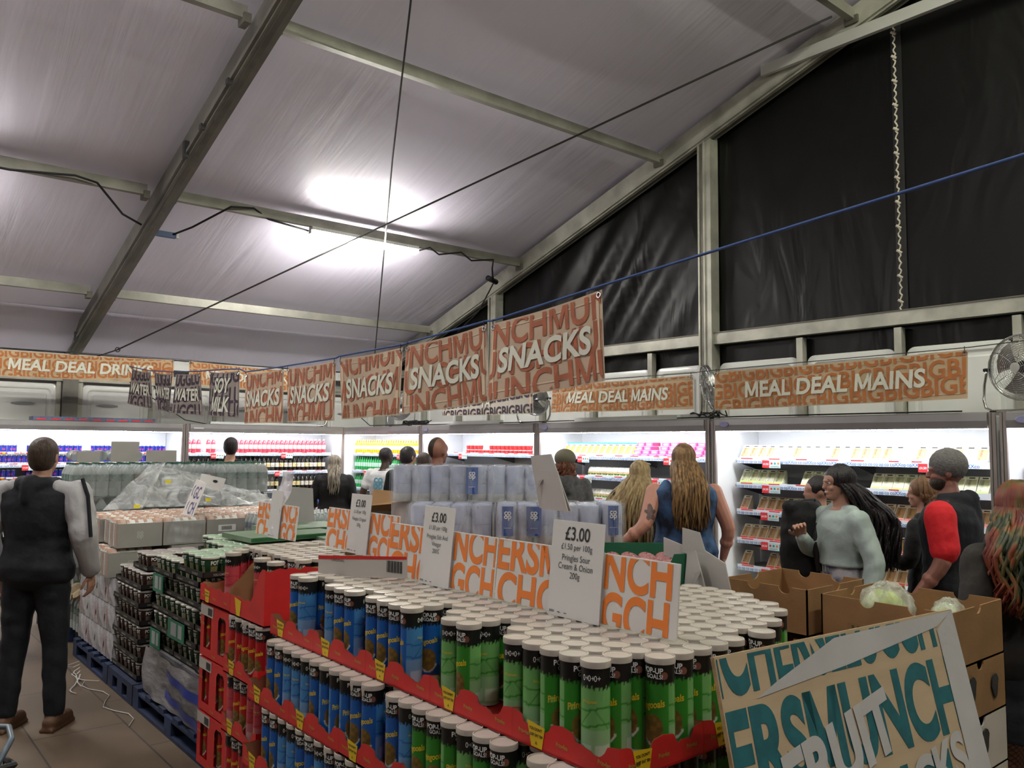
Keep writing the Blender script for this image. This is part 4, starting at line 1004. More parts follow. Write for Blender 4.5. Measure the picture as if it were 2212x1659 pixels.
# ------------------------------------------------------------------ cards and patterned boards standing on the display
SIGNW = mat('sign_white', (.66, .64, .62), .5)
BWHITE = mat('board_white', (.66, .63, .60), .55)
def price_sign(label, ya, yb, x, z, lines, h=.205, tilt=.10, rz=0, card=(.34, .66), fold=0):
    """board with sprayed letters along y (ya far, yb near), facing the aisle, price card in front of its middle"""
    t = thing('price_sign', label, 'sign', (x, ya, z), 0, 'price signs on the display')
    L_ = ya-yb
    P = lambda u, v, o_=0: (v*tilt-o_-(0 if not fold else fold*(u/L_-.5)**2), -u, v+(.04*0))
    MB().prism([(0, 0), (L_, 0), (L_, h), (0, h)], .006, lambda u, v, w_: P(u, v, -w_)).build('board', BWHITE, t)
    for q in (0, 1):
        mb = MB(); sz = h*.80; c0, c1 = card[0]*L_+.006, card[1]*L_-.006
        for row, v in ((('ERSM', 'NCH'), h*.53), (('CHG', 'GCH'), h*-.10)):
            put_text(mb, row[q], sz, lambda u, v_: P(u, v_, .0012), 0, .03, .86 if q == 0 else .74, ((-.006 if row[q] == 'ERSM' else .012) if q == 0 else c1-.012, v), None, (.003, .003, c0+.004, h-.003) if q == 0 else (c1-.004, .003, L_-.003, h-.003), 'LEFT')
        mb.build('lettering', ORANGE, t)
    a, c = card[0]*L_+.012, card[1]*L_-.012; ch = h*1.42
    MB().prism([(a, -.004), (c, -.004), (c, ch), (a, ch)], .003, lambda u, v, w_: P(u, v, .008+w_)).build('price_card', SIGNW, t)
    mb = MB(); y = ch-.058; cx = (a+c)/2; wd = c-a
    for k, ln in enumerate(lines):
        sz = .056 if k == 0 else (.0255 if k == 1 else .0265)
        if k == 1: y += .010
        put_text(mb, ln, sz*wd/.22, lambda u, v: P(u, v, .0122), 0, .012 if k == 0 else -.004, .85, (cx, y)); y -= (.040 if k == 0 else (.034 if k == 1 else .0265))
    for q in range(9): x0 = a+.012+q*.0026; mb.add([P(x0, .006, .0122), P(x0+.0013, .006, .0122), P(x0+.0013, .013, .0122), P(x0, .013, .0122)], [(0,1,2,3)])
    for q in (.06, .09): mb.add([P(a+q-.012, .008, .0122), P(a+q, .008, .0122), P(a+q, .010, .0122), P(a+q-.012, .010, .0122)], [(0,1,2,3)])
    mb.build('price_print', INK, t)
    return t
price_sign('price sign £3.00 for sour cream and onion, nearest of the orange lettered signs', 2.245, 1.455, 1.80, 1.192, ['£3.00', '£1.50 per 100g', 'Pringles Sour', 'Cream & Onion', '200g'])
price_sign('price sign £3.00 for salt and vinegar, standing behind the blue tubes', 2.955, 2.255, 1.80, 1.192, ['£3.00', '£1.50 per 100g', 'Pringles Salt And', 'Vinegar', '200G'])
price_sign('price sign £3.00 for original, standing on the red tubes', 3.76, 3.10, 1.93, 1.215, ['£3.00', '£1.50 per 100g', 'Pringles Original', '200g'], h=.19)
price_sign('crumpled orange lettered sign with glossy blank card, next to the green pots', 4.74, 4.21, 1.98, 1.19, ['', '', ''], h=.185)
# backs of more signs, grey board with struts
BACK = mat('board_back', (.42, .405, .38), .7, 0, .08, 5)
def backboard(label, pts, x, strut=None, tl=0.0):
    t = MB().prism([(-y, z) for y, z in pts], .005, lambda u, v, w_: (x+w_+tl*(v-1.2), -u, v)).build('sign_back', BACK)
    tag(t, label, 'sign', 'plain backs of signs')
    if strut:
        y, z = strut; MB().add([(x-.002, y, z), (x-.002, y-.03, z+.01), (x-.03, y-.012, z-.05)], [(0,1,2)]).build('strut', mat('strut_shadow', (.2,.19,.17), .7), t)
backboard('grey back of a small card just left of the sign backs by the green crate', [(2.26, 1.34), (2.13, 1.31), (2.13, 1.18), (2.26, 1.20)], 2.72)
backboard('grey sign back with two struts beside the tank top person', [(2.145, 1.39), (2.06, 1.378), (2.035, 1.31), (1.94, 1.27), (1.905, 1.13), (2.15, 1.13)], 2.70, (2.09, 1.245))
backboard('narrow grey sign back overlapping its taller neighbour', [(2.09, 1.30), (2.05, 1.31), (1.99, 1.13), (2.11, 1.13)], 2.66, (2.05, 1.225))
backboard('grey sign back standing on the paper rolls, tallest one', [(3.09, 1.668), (2.94, 1.68), (2.80, 1.415), (3.02, 1.415)], 2.70)
backboard('grey sign back leaning beside the tallest one on the paper rolls', [(2.99, 1.60), (2.85, 1.60), (2.78, 1.415), (2.96, 1.415)], 2.66, (2.98, 1.55))
# ------------------------------------------------------------------ plywood board in front
TL, TR_, = Vector((1.65, 1.22, 1.22)), Vector((2.70, 1.108, 1.225))
ux = (TR_-TL); Wp = ux.length; ux.normalize(); dn = Vector((-.02, -.23, -1)).normalized(); nz = ux.cross(dn).normalized()
if nz.y > 0: nz = -nz
Hp = 1.22/-dn.z*.999
Pw = lambda u, v, o_=0: TL+ux*u+dn*(Hp-v)+nz*o_
t = thing('plywood_board', 'leaning plywood board with teal sprayed letters and white brush writing', 'board', TL)
rel = lambda u, v, o_=0: tuple(Pw(u, v, o_)-TL)
PLY = mat('plywood', (.50, .38, .24), .65, 0, .10, 3, stretch=(1, 1, 8)); PLYE = mat('plywood_edge', (.42, .28, .14), .7, 0, .4, 20)
mb = MB().add([rel(0, 0), rel(Wp, 0), rel(Wp, Hp), rel(0, Hp)], [(0,1,2,3)], 0)
q = [rel(0, 0, -.012), rel(Wp, 0, -.012), rel(Wp, Hp, -.012), rel(0, Hp, -.012), rel(0, 0), rel(Wp, 0), rel(Wp, Hp), rel(0, Hp)]
mb.add(q, [(3,2,1,0), (0,1,5,4), (1,2,6,5), (2,3,7,6), (3,0,4,7)], 1); mb.build('panel', [PLY, PLYE], t)
TEALS = mat('spray_teal', (.014, .125, .145), .6, 0, .25, 25)
mb = MB(); cl = (.004, Hp-.75, Wp-.12, Hp-.006); s_ = .33
put_text(mb, 'ICHERSELUGCH', .27, lambda u, v: rel(u, v, .0012), 0, .035, .50, (-.02, Hp-.085), None, (.004, Hp-.34, Wp-.09, Hp-.006), 'LEFT', .0)
put_text(mb, 'ERSMUNCH', .27, lambda u, v: rel(u, v, .0012), 0, .04, .71, (-.02, Hp-.32), None, (.004, Hp-.75, Wp-.09, Hp-.006), 'LEFT', .0)
put_text(mb, 'ERSMSNGL', .27, lambda u, v: rel(u, v, .0012), 0, .04, .78, (-.09, Hp-.56), None, (.004, Hp-.9, Wp-.05, Hp-.3), 'LEFT', .0)
mb.build('lettering', TEALS, t)
WP = mat('brush_white', (.50, .49, .485), .6, 0, .12, 4, bump=.05)
mb = MB()
mb.add([rel(.20, Hp-.085, .0022), rel(.46, Hp-.012, .0022), rel(Wp, Hp-.003, .0022), rel(Wp-.10, Hp-.040, .0022), rel(.50, Hp-.085, .0022), rel(.12, Hp-.112, .0022)][::1], [(0,5,4,3,2,1)])
mb.add([rel(Wp-.105, 0, .0022), rel(Wp, 0, .0022), rel(Wp, Hp, .0022), rel(Wp-.105, Hp-.05, .0022)], [(0,1,2,3)])
pass
mb.build('painted_bands', WP, t)
mb = MB()
put_text(mb, 'FRUIT', .20, lambda u, v: rel(u, v, .0035), 0, .045, .9, (.17, Hp-.40), None, None, 'LEFT', .20, .1)
put_text(mb, '& SNACKS', .17, lambda u, v: rel(u, v, .0035), 0, .04, .9, (.25, Hp-.56), None, None, 'LEFT', .16, .1)
mb.build('brush_lettering', WP, t)
# ------------------------------------------------------------------ noodle pots in trays
def pot_mesh(nm, side, lab, lid, word):
    mb = MB().lathe([(.034, 0), (.036, .004), (.046, .088), (.049, .090), (.0495, .098), (.047, .100)], 22, ms=[0, 0, 1, 1, 1], cap=False)
    mb.lathe([(.0475, .0995), (.046, .1015), (.02, .102), (.0, .1015)], 22, m=2, cap=False)
    o = len(mb.v)
    for i in range(22): pass
    R = .0425
    wr = lambda th0: (lambda u, v: ((.035+.012*v/.09+.0012)*math.cos(th0+u/R), (.035+.012*v/.09+.0012)*math.sin(th0+u/R), v))
    for th in (PI, -PI/2+.2):
        f = wr(th)
        for q in range(4): u0, u1 = -.022+q*.011, -.011+q*.011; mb.add([f(u0, .012), f(u1, .012), f(u1, .05), f(u0, .05)], [(0,1,2,3)], 3)
        put_text(mb, word, .030, (lambda f_: lambda u, v: tuple(Vector(f_(u, v))*1.0+Vector((math.cos(th)*.0006, math.sin(th)*.0006, 0))))(f), 4, .03, .8, (0, .058), .012)
    mb.add([(.046*math.cos(a), .046*math.sin(a), .1) for a in ()], [], 0)
    mb.add([(.047, -.008, .099), (.047, .008, .099), (.062, .004, .096), (.062, -.004, .096)], [(0,1,2,3)], 2)
    return mb.mesh('noodle_pot', [mat('pot_side_'+nm, side, .4), mat('pot_rim', (.62, .60, .55), .35), mat('pot_lid_'+nm, lid, .3, .25, .25, 60), mat('pot_label_'+nm, lab, .45, 0, .3, 80), WHT], smooth=.6)
POT = {'green': pot_mesh('green', (.012, .075, .03), (.20, .19, .08), (.42, .62, .42), 'POT'), 'brown': pot_mesh('brown', (.035, .012, .010), (.16, .12, .09), (.52, .47, .45), 'POT'),
       'dark': pot_mesh('dark', (.012, .05, .022), (.36, .34, .22), (.60, .62, .52), 'POT')}
BTRAY = mat('black_tray', (.012, .011, .010), .5, 0, .3, 20)
def pot_tray(x, y, z, w, d, label):
    t = .003; h = .034
    mb = MB().box((0, 0, 0), (w, d, .004)).box((0, 0, 0), (t, d, h)).box((w-t, 0, 0), (w, d, h)).box((0, 0, 0), (w, t, h)).box((0, d-t, 0), (w, d, h))
    o = mb.build('pot_tray', BTRAY, loc=(x, y, z)); tag(o, label, 'tray', 'black trays of noodle pots')
    m2 = MB(); k = .09
    while k < d: put_text(m2, 'YOU CAN EAT', .017, lambda u, v: (-.0012, d-u, v), 0, .01, .8, (k, .010)); k += .2
    k = .1
    while k < w: put_text(m2, 'YOU CAN EAT', .017, lambda u, v: (u, -.0012, v), 0, .01, .8, (k, .010)); k += .22
    m2.build('lettering', mat('tray_print', (.45, .43, .38), .6), o); return o
PP = .098; PH = .118
def pot(kind, x, y, z, label, name=None):
    o = bpy.data.objects.new((name or kind)+'_noodle_pot', POT[kind]); COL.objects.link(o); o.location = (x, y, z+.005); o.rotation_euler = (0, 0, random.uniform(-.25, .25))
    tag(o, label, 'pot', kind+' noodle pots in trays'); return o
# green pots: five layers on a film-wrapped base, a sixth layer set back
for k in range(5):
    for q in range(3):
        pot_tray(1.70+.012*math.sin(k*2+q), 4.46+q*.42, .405+PH*k, .80, .41, 'black tray of green noodle pots, %s layer up, %s from the near end' % (ORD[k], ORD[q]))
        for j in range(4):
            for i in range(8 if (k == 4 and (q == 0)) else 1):
                if k == 4 and q == 0 and i > 0 and j > 0: continue
                pot('dark', 1.752+i*PP+.012*math.sin(k*2+q), 4.512+q*.42+j*PP, .409+PH*k, 'dark green noodle pot, %s layer, %s row from near end, %s in' % (ORD[k], ORD[q*4+j], ORD[i]))
TT = [(1.58, 4.46, 7, 4), (1.86, 4.88, 5, 4), (1.95, 5.30, 4, 3)]
for q, (x, y, ni, nj) in enumerate(TT):
    pot_tray(x, y, .405+PH*5, ni*PP+.02, nj*PP+.02, 'black tray of green-lidded pots on top of the stack, %s from near end' % ORD[q])
    for j in range(nj):
        for i in range(ni): pot('green', x+.058+i*PP, y+.058+j*PP, .409+PH*5, 'green-lidded noodle pot in the top trays, tray %s, row %s, %s in' % (('one', 'two', 'three')[q], ORD[j], ORD[i]))
for (k, y, w) in [(3, 5.48, .2), (1, 5.05, .3), (0, 5.5, .2)]:
    t = thing('tray_sleeve', 'green card sleeve with barcode labels on the pot stack, %s layer up' % ORD[k], 'sleeve', (1.688, y, .405+PH*k))
    MB().box((0, 0, 0), (.004, w, PH-.004)).build('sheet', mat('green_card', (.01, .16, .08), .5), t)
    mb = MB()
    for a, c in ((w*.12, w*.35), (w*.45, w*.8)): mb.add([(-.001, a, .02), (-.001, c, .02), (-.001, c, .1), (-.001, a, .1)], [(0,3,2,1)])
    mb.build('barcode_label', mat('grey_label', (.32,.34,.34), .6), t)
# film-wrapped base with blue stripes under the green pots
t = thing('wrapped_bulk', 'grey film-wrapped bulk with two blue stripes under the green noodle pots', 'wrapped goods', (1.66, 4.35, .14))
def wrapsurf(u, v):
    y = 1.36*(1-u); z = .262*v; return (-.012*math.sin(u*9+v*4)-.006*math.sin(u*31)-.03*(1-v)*math.sin(u*3), y, z)
mb = MB().grid(60, 12, wrapsurf); mb.box((.03, 0, 0), (.85, 1.36, .262)); mb.build('bulk', mat('wrapped_grey', (.22,.21,.22), .25, 0, .45, 7, .5, 12, stretch=(1, .6, 2)), t, smooth=.6)
for z0 in (.05, .17): MB().grid(40, 2, lambda u, v: tuple(Vector(wrapsurf(.35+.62*u, (z0+.045*v-.05*u)/.262))+Vector((-.006, 0, 0)))).build('blue_stripe', mat('stripe_blue', (.012,.03,.22), .4), t, smooth=True)
pallet(1.62, 4.36, 1.2, 1.42, 'dark blue pallet under the green noodle pots')
# brown pots
for k in range(6):
    pot_tray(1.655+.01*math.sin(k*3), 5.84, .145+PH*k, .62, .62, 'black tray of brown noodle pots, %s layer up' % ORD[k])
    for j in range(6):
        for i in range(6 if (k == 5 and j < 3) else (3 if k == 5 else 1)):
            pot('brown', 1.712+i*PP+.01*math.sin(k*3), 5.895+j*PP, .149+PH*k, 'brown noodle pot, %s layer up, %s row from near end, %s in' % (ORD[k], ORD[j], ORD[i]))
pot_tray(1.70, 5.86, .145+PH*6, .40, .32, 'small black tray of brown noodle pots on top of their stack')
for j in range(3):
    for i in range(4): pot('brown', 1.755+i*PP, 5.915+j*PP, .149+PH*6, 'brown noodle pot in the small top tray, row %s, %s in' % (ORD[j], ORD[i]))
pallet(1.62, 5.80, .86, .60, 'dark blue pallet under the brown noodle pots')
# ------------------------------------------------------------------ drink carton cases
ctop = mat('carton_peach', (.56, .41, .34), .5, 0, .2, 20); corg = mat('carton_orange', (.48, .27, .18), .5); cwht = mat('carton_white', (.64, .60, .56), .5); cgry = mat('case_grey', (.30, .29, .265), .65, 0, .1, 5)
COOPM = mat('logo_pale', (.42, .41, .38), .6)
def coop(mb, fn, cx, cy, s_, m=0):
    """clover of four round letters: co over op"""
    put_text(mb, 'co', s_, fn, m, .03, 1, (cx, cy+s_*.02)); put_text(mb, 'op', s_, fn, m, .03, 1, (cx, cy-s_*.52))
def case_mesh(w=.315, d=.245, h=.205):
    mb = MB().box((0, 0, 0), (w, d, h-.03), 0); nx, ny = 5, 3
    for i in range(nx):
        for j in range(ny):
            x0, y0 = .003+i*(w-.006)/nx, .003+j*(d-.006)/ny; x1, y1 = x0+(w-.006)/nx-.003, y0+(d-.006)/ny-.003; r = hsh(i+.3, j+.7)
            z1 = h-.008*r
            mb.add([(x0,y0,h-.03),(x1,y0,h-.03),(x1,y1,h-.03),(x0,y1,h-.03),(x0,(y0+y1)/2,z1),(x1,(y0+y1)/2,z1),(x0,y1,z1-.004)], [(0,1,5,4),(1,2,5),(2,3,4,5),(3,0,4)], 1 if r < .45 else 3)
            mb.add([(x0,y0+.008,h-.02),(x0+.02,y0+.008,h-.02),(x0+.02,(y0+y1)/2,z1+.001),(x0,(y0+y1)/2,z1+.001)], [(0,1,2,3)], 2)
    for j in range(6): y0 = .006+j*.04; mb.add([(-.001, y0, .012), (-.001, y0+.022, .012), (-.001, y0+.022, h-.035), (-.001, y0, h-.035)], [(0,3,2,1)], (2, 1, 3)[j % 3])
    lg = MB(); coop(lg, lambda u, v: (u, -.0012, v), w/2, h*.45, .045); coop(lg, lambda u, v: (-.002, d-u, v), d/2, h*.45, .045)
    return mb.mesh('carton_case', [cgry, ctop, corg, cwht]), lg.mesh('logo', [COOPM])
CM = case_mesh()
def ccase(x, y, z, label, rz=0, bar=False):
    o = bpy.data.objects.new('carton_case', CM[0]); COL.objects.link(o); o.location = (x, y, z); o.rotation_euler = (0, 0, rz)
    tag(o, label, 'carton case', 'shrink-wrapped drink carton cases'); link('logo', CM[1], o)
    if bar:
        mb = MB(); fn = lambda u, v: (u, -.002, v); mb.add([fn(.09, .08), fn(.23, .08), fn(.23, .13), fn(.09, .13)], [(0,1,2,3)], 0)
        for q in range(14): mb.add([(.115+q*.006, -.003, .09), (.118+q*.006+.001*(q % 2), -.003, .09), (.118+q*.006+.001*(q % 2), -.003, .12), (.115+q*.006, -.003, .12)], [(0,1,2,3)], 1)
        mb.build('barcode_label', [PAPER, INK], o)
for j in range(4):
    for i in range(5):
        ccase(1.67+i*.325+(.03 if j % 2 else 0)*(i == 0), 6.50+j*.255, .945, 'grey drink carton case, top layer, %s from the aisle, %s row back' % (ORD[i], ORD[j]), bar=(i == 2 and j == 0))
for j in range(4): ccase(1.62+.02*(j % 2), 6.52+j*.255, .735, 'drink carton case under the top layer, %s row back from the brown pots' % ORD[j], rz=.02)
WR = mat('wrapped_white', (.46, .45, .47), .22, 0, .15, 5, .5, 14)
for k in range(3):
    for j in range(4):
        y = 6.43+j*.262; t = MB()
        t.grid(10, 8, lambda u, v: (-.012*math.sin(PI*v)*math.sin(PI*u)-.004*math.sin(u*17+v*9), .255*(1-u), .190*v)); t.box((.002, .0, 0), (.32, .255, .19))
        o = t.build('wrapped_multipack', WR, loc=(1.655, y, .15+k*.195), smooth=.6)
        tag(o, 'white film-wrapped multipack, %s layer up, %s from the brown pots' % (ORD[k], ORD[j]), 'multipack', 'film-wrapped white multipacks')
        if (k+j) % 2 == 0 or j == 0:
            for q in range(2): MB().grid(1, 5, lambda u, v: (-.016, .20-q*.08+.012*u+.02*v, .03+.13*v)).build('red_print', mat('dull_red', (.25,.04,.03), .5), o)
tag(MB().box((0, 0, 0), (1.3, 1.0, .58)).build('wrapped_multipack', WR, loc=(1.985, 6.44, .15)), 'large wrapped block of white multipacks inside the carton stack', 'multipack')
tag(MB().box((0, 0, 0), (1.2, 1.0, .205)).build('carton_block', cgry, loc=(2.05, 6.47, .735)), 'second layer of drink cartons hidden under the top cases', 'carton')
pallet(1.62, 6.42, 1.65, 1.05, 'dark blue pallet under the white multipacks and carton cases')
# ------------------------------------------------------------------ water bottles
def clear(name, col, a, rough=.12):
    if name in MC: return MC[name]
    m, N, L, b = nodes(name); tr = N.new('ShaderNodeBsdfTransparent'); mx = N.new('ShaderNodeMixShader'); lw = N.new('ShaderNodeLayerWeight'); lw.inputs[0].default_value = .45
    mr = N.new('ShaderNodeMapRange'); mr.inputs['To Min'].default_value = a; mr.inputs['To Max'].default_value = min(1, a+.6); L.new(lw.outputs['Facing'], mr.inputs[0])
    tr.inputs[0].default_value = (.9, .93, .92, 1); b.inputs['Base Color'].default_value = (*col, 1); b.inputs['Roughness'].default_value = rough
    L.new(mr.outputs[0], mx.inputs[0]); L.new(tr.outputs[0], mx.inputs[1]); L.new(b.outputs[0], mx.inputs[2]); L.new(mx.outputs[0], N['Material Output'].inputs[0]); MC[name] = m; return m
CLR = clear('clear_bottle', (.50, .55, .54), .42)
def water_mesh(h, r, name, lab, cap):
    k = h; prof = [(r*.8, 0), (r, .02*k), (r, .22*k), (r*.95, .25*k), (r, .28*k), (r, .45*k), (r*1.01, .451*k), (r*1.01, .66*k), (r, .661*k), (r*.9, .76*k), (r*.55, .87*k), (r*.33, .92*k), (r*.33, .95*k), (r*.38, .951*k), (r*.38, .995*k), (r*.3, k)]
    return MB().lathe(prof, 14, ms=[0]*6+[1]+[0]*6+[2]*2).mesh('water_bottle', [CLR, mat('wlabel_'+name, lab, .4, 0, .5, 30), mat('wcap_'+name, cap, .4)], smooth=.5)
W2 = water_mesh(.30, .052, 'big', (.18, .26, .23), (.03, .12, .08)); W2b = water_mesh(.30, .052, 'bigr', (.28, .20, .15), (.03, .12, .08)); WS = water_mesh(.215, .0325, 'small', (.25, .28, .33), (.70, .72, .72))
for k in range(4):
    z = 1.235-.305*k
    for j in range(4 if k == 0 else 1):
        for i in range(17):
            o = link('water_bottle', W2b if (i+j) % 6 == 5 else W2, None, (1.70+i*.1065, 8.02+j*.107, z))
            tag(o, 'large clear water bottle, %s layer from top, %s from the aisle, %s row' % (ORD[k], ORD[i], ORD[j]), 'bottle', 'large water bottles on the back pallet')
    if k < 3: tag(MB().box((1.64, 7.97, z-.005), (3.5, 8.9, z-.001)).build('layer_board', mat('layer_grey', (.10,.10,.10), .7)), 'thin board between water bottle layers, %s from top' % ORD[k], 'board')
    if k: tag(MB().box((1.68, 8.10, z), (3.46, 8.9, z+.295)).build('bottle_block', mat('bottle_block', (.16,.19,.185), .3, 0, .5, 14)), 'mass of further water bottles behind the front row, %s layer' % ORD[k], 'bottles', kind='stuff')
tag(MB().box((2.56, 6.06, .74), (3.4, 6.40, .958)).build('bottle_block', MC['bottle_block']), 'inner small water bottles carrying the upper shrink packs', 'bottles', kind='stuff')
pallet(2.52, 5.93, 1.02, .47, 'dark blue pallet under the small water bottles')
pallet(1.62, 7.97, 1.9, 1.0, 'dark blue pallet under the large water bottles')
tag(MB().box((1.64, 7.97, .14), (3.5, 8.9, .31)).build('bottle_block', MC['bottle_block']), 'lowest layer of water bottles in film on the back pallet', 'bottles', kind='stuff')
# single pack lying on top and plain cards behind
for i, (x, y, w, h) in enumerate([(1.72, 8.10, .18, .10), (2.02, 8.2, .24, .19), (2.30, 8.1, .27, .11)]):
    tag(MB().prism([(0, 0), (w, 0), (w, h), (0, h)], .004, lambda u, v, q: (u, q, v)).build('sign_back', BACK, loc=(x, y, 1.537), rz=-.1), ('small low', 'taller middle', 'wide low')[i]+' grey sign back standing on the top water bottles', 'sign', 'plain backs of signs')
for i in range(6): tag(link('water_bottle', W2, None, (1.85+.0*i, 8.15, 1.59)), 'water bottle lying in a loose pack on top of the water stack, %s' % ORD[i], 'bottle').matrix_world = Matrix.Translation((1.78+i*.105, 8.40, 1.592)) @ Matrix.Rotation(-PI/2, 4, 'X') @ Matrix.Rotation(.4, 4, 'Z')
# low bottles in film beside the aisle, on crumpled kraft
for i in range(4):
    for j in range(8):
        if i and j < 7 and i > 1: continue
        tag(link('water_bottle', W2, None, (1.72+i*.105, 7.52+j*.056*1.9 if j < 4 else 7.52+j*.1065*.53*1.9, .145)), 'low water bottle beside the aisle, %s along, %s in' % (ORD[j], ORD[i]), 'bottle', 'low water bottles beside the aisle') if j < 4 else None
rk = random.Random(2)
def crump(u, v):
    x = 1.60+.42*v; y = 7.46+.48*u
    return (x, y, .455+.05*math.sin(u*11+v*5)*math.sin(v*7)+.03*math.sin(u*23))
tag(MB().grid(24, 16, crump).build('kraft_paper', mat('kraft', (.42,.33,.20), .8, 0, .2, 5)), 'crumpled kraft paper on the low water bottles beside the aisle', 'paper')
# small water bottles in shrink packs
for r in range(2):
    for j in range(6):
        for i in range(12):
            if r == 0 and j > 0: continue
            o = link('small_water_bottle', WS, None, (2.60+i*.066, 6.02+j*.067, .96-.22*(1-r)))
            tag(o, 'small clear water bottle, %s layer, %s from the carton side, %s row' % (('lower', 'upper')[r], ORD[i], ORD[j]), 'bottle', 'small water bottles in shrink packs')
mb = MB(); fn = lambda u, v: (2.86+u, 5.975, .985+v)
mb.add([fn(0, 0), fn(.17, 0), fn(.17, .042), fn(0, .042)], [(0,1,2,3)], 0); mb.add([fn(.004, .004), fn(.166, .004), fn(.166, .038), fn(.004, .038)], [(0,1,2,3)], 1); mb.v[-4:] = [(x, y-.001, z) for x, y, z in mb.v[-4:]]
for q in range(16):
    x = .012+q*.0095; mb.add([(2.86+x, 5.972, .993), (2.864+x, 5.972, .993), (2.864+x, 5.972, 1.017), (2.86+x, 5.972, 1.017)], [(0,1,2,3)], 0)
for x in (.02, .18): mb.add([fn(x, .045), fn(x+.05 if x < .1 else x+.03, .045), fn(x+.05 if x < .1 else x+.03, .085), fn(x, .085)], [(0,1,2,3)], 2)
tag(mb.build('pack_label', [INK, PAPER, mat('navy', (.02,.03,.12), .5)]), 'barcode label on the small water bottle pack', 'label')
tag(MB().box((2.55, 5.98, .14), (3.5, 6.42, .738)).build('bottle_block', MC['bottle_block']), 'lower block of small water bottles under the shrink packs', 'bottles', kind='stuff')
# green flat lids beyond the red tubes
GC_ = mat('green_flat', (.16, .24, .15), .55, 0, .15, 6); GD_ = mat('green_deep', (.01, .10, .03), .5)
for i, (x, y, w, d, z, rz) in enumerate([(2.0, 4.85, .62, .42, 1.118, .05), (2.42, 4.72, .42, .36, 1.10, -.12), (2.30, 5.15, .55, .40, 1.125, .02)]):
    t = thing('flat_green_carton', 'flat pale green carton lying behind the red tubes, %s' % ('nearest the pots', 'rightmost, beside the signs', 'farthest back')[i], 'carton', (x, y, z), rz)
    MB().box((0, 0, 0), (w, d, .03)).build('body', [GC_], t); MB().box((0, -.002, .005), (w, -.0005, .025)).build('green_edge', GD_, t); MB().box((w*.4, 0, .0301), (w*.408, d, .0305)).build('crease', GD_, t)
tag(MB().box((2.15, 4.90, .14), (2.66, 5.5, 1.095)).build('carton_stack_behind', cgry), 'grey carton block under the flat green cartons', 'carton')
# stretch film pulled over the water and carton stacks
FM = film('stretch_film', (.70, .72, .73), .42, .2); FM2 = film('thin_film', (.66, .68, .70), .20, .10)
def sheet(name, label, fn, m_, nu=30, nv=20): return tag(MB().grid(nu, nv, fn).build(name, m_, smooth=True), label, 'film', kind=None)
def quad_fn(a, b_, c, d, wr=.03, ph=0, fr=9):
    A, B, C_, D = map(Vector, (a, b_, c, d))
    def fn(u, v):
        p = (A*(1-u)+B*u)*(1-v)+(D*(1-u)+C_*u)*v; n_ = (B-A).cross(D-A).normalized()
        return tuple(p+n_*wr*(math.sin(u*fr+ph+v*4)*.5+math.sin(v*fr*1.7+u*3+ph)*.5)*math.sin(PI*min(1, max(0, .05+v*.9))))
    return fn
sheet('stretch_film', 'sheet of film pulled tight from the water stack down to the carton cases', quad_fn((1.80, 7.5, 1.15), (2.10, 7.45, 1.155), (2.42, 7.9, 1.54), (2.30, 7.92, 1.53), .02), FM)
sheet('stretch_film', 'loose cloudy film bunched over the carton cases before the water bottles', quad_fn((2.10, 7.50, 1.16), (2.75, 7.45, 1.16), (2.80, 7.8, 1.42), (2.35, 7.85, 1.50), .05, 1), FM)
sheet('stretch_film', 'crumpled film over the carton cases left of the small bottles', quad_fn((2.70, 7.4, 1.16), (3.35, 7.3, 1.15), (3.2, 7.7, 1.27), (2.6, 7.8, 1.33), .06, 2, 14), FM)
sheet('stretch_film', 'taut film strands from the water stack to the plain card', quad_fn((2.42, 7.6, 1.48), (2.50, 7.6, 1.40), (3.1, 7.5, 1.22), (3.12, 7.5, 1.25), .012, 3, 30), FM)
sheet('stretch_film', 'clear film around the front of the upper water bottles', quad_fn((1.63, 7.955, .93), (3.5, 7.955, .93), (3.5, 7.955, 1.5), (1.63, 7.955, 1.5), .012, 0, 25), FM2, 60, 10)
sheet('stretch_film', 'clear film around the front of the lower water bottles', quad_fn((1.63, 7.955, .15), (2.6, 7.955, .15), (2.6, 7.955, .92), (1.63, 7.955, .92), .012, 0, 25), FM2, 40, 10)
sheet('stretch_film', 'clear film hanging down the aisle side of the carton stack', quad_fn((1.60, 7.50, .55), (1.60, 7.95, .50), (1.62, 7.95, .95), (1.62, 7.50, .98), .03, 2, 8), FM)
sheet('stretch_film', 'film draped between two carton cases', quad_fn((2.0, 6.47, .96), (2.25, 6.47, .96), (2.3, 6.47, 1.16), (2.05, 6.47, 1.17), .02, 1, 9), FM2, 16, 10)
t = thing('a4_notice', 'white paper notice with round black mark held under the film', 'paper', (2.56, 7.35, 1.45))
pf = quad_fn((0, 0, 0), (.22, 0, -.05), (.17, -.03, -.16), (-.04, -.03, -.10), .0)
MB().grid(4, 4, pf).build('sheet', PAPER, t); MB().add([tuple(Vector(pf(.62+.10*math.cos(a), .38+.11*math.sin(a)))+Vector((0, -.004, .001))) for a in [i*PI/6 for i in range(12)]], [list(range(12))]).build('round_mark', INK, t)
for i, (x, y, z) in enumerate([(2.33, 7.6, 1.36), (2.02, 7.4, 1.165), (2.62, 7.4, 1.20)]):
    tag(MB().grid(4, 4, quad_fn((x, y, z), (x+.05, y, z), (x+.05, y, z+.03), (x, y, z+.03), .005)).build('yellow_sticker', mat('sticker_yellow', (.75,.65,.03), .5)), 'yellow sticker on the film, %s' % ('highest one', 'lowest, above the first carton case', 'beside the small bottles')[i], 'sticker')
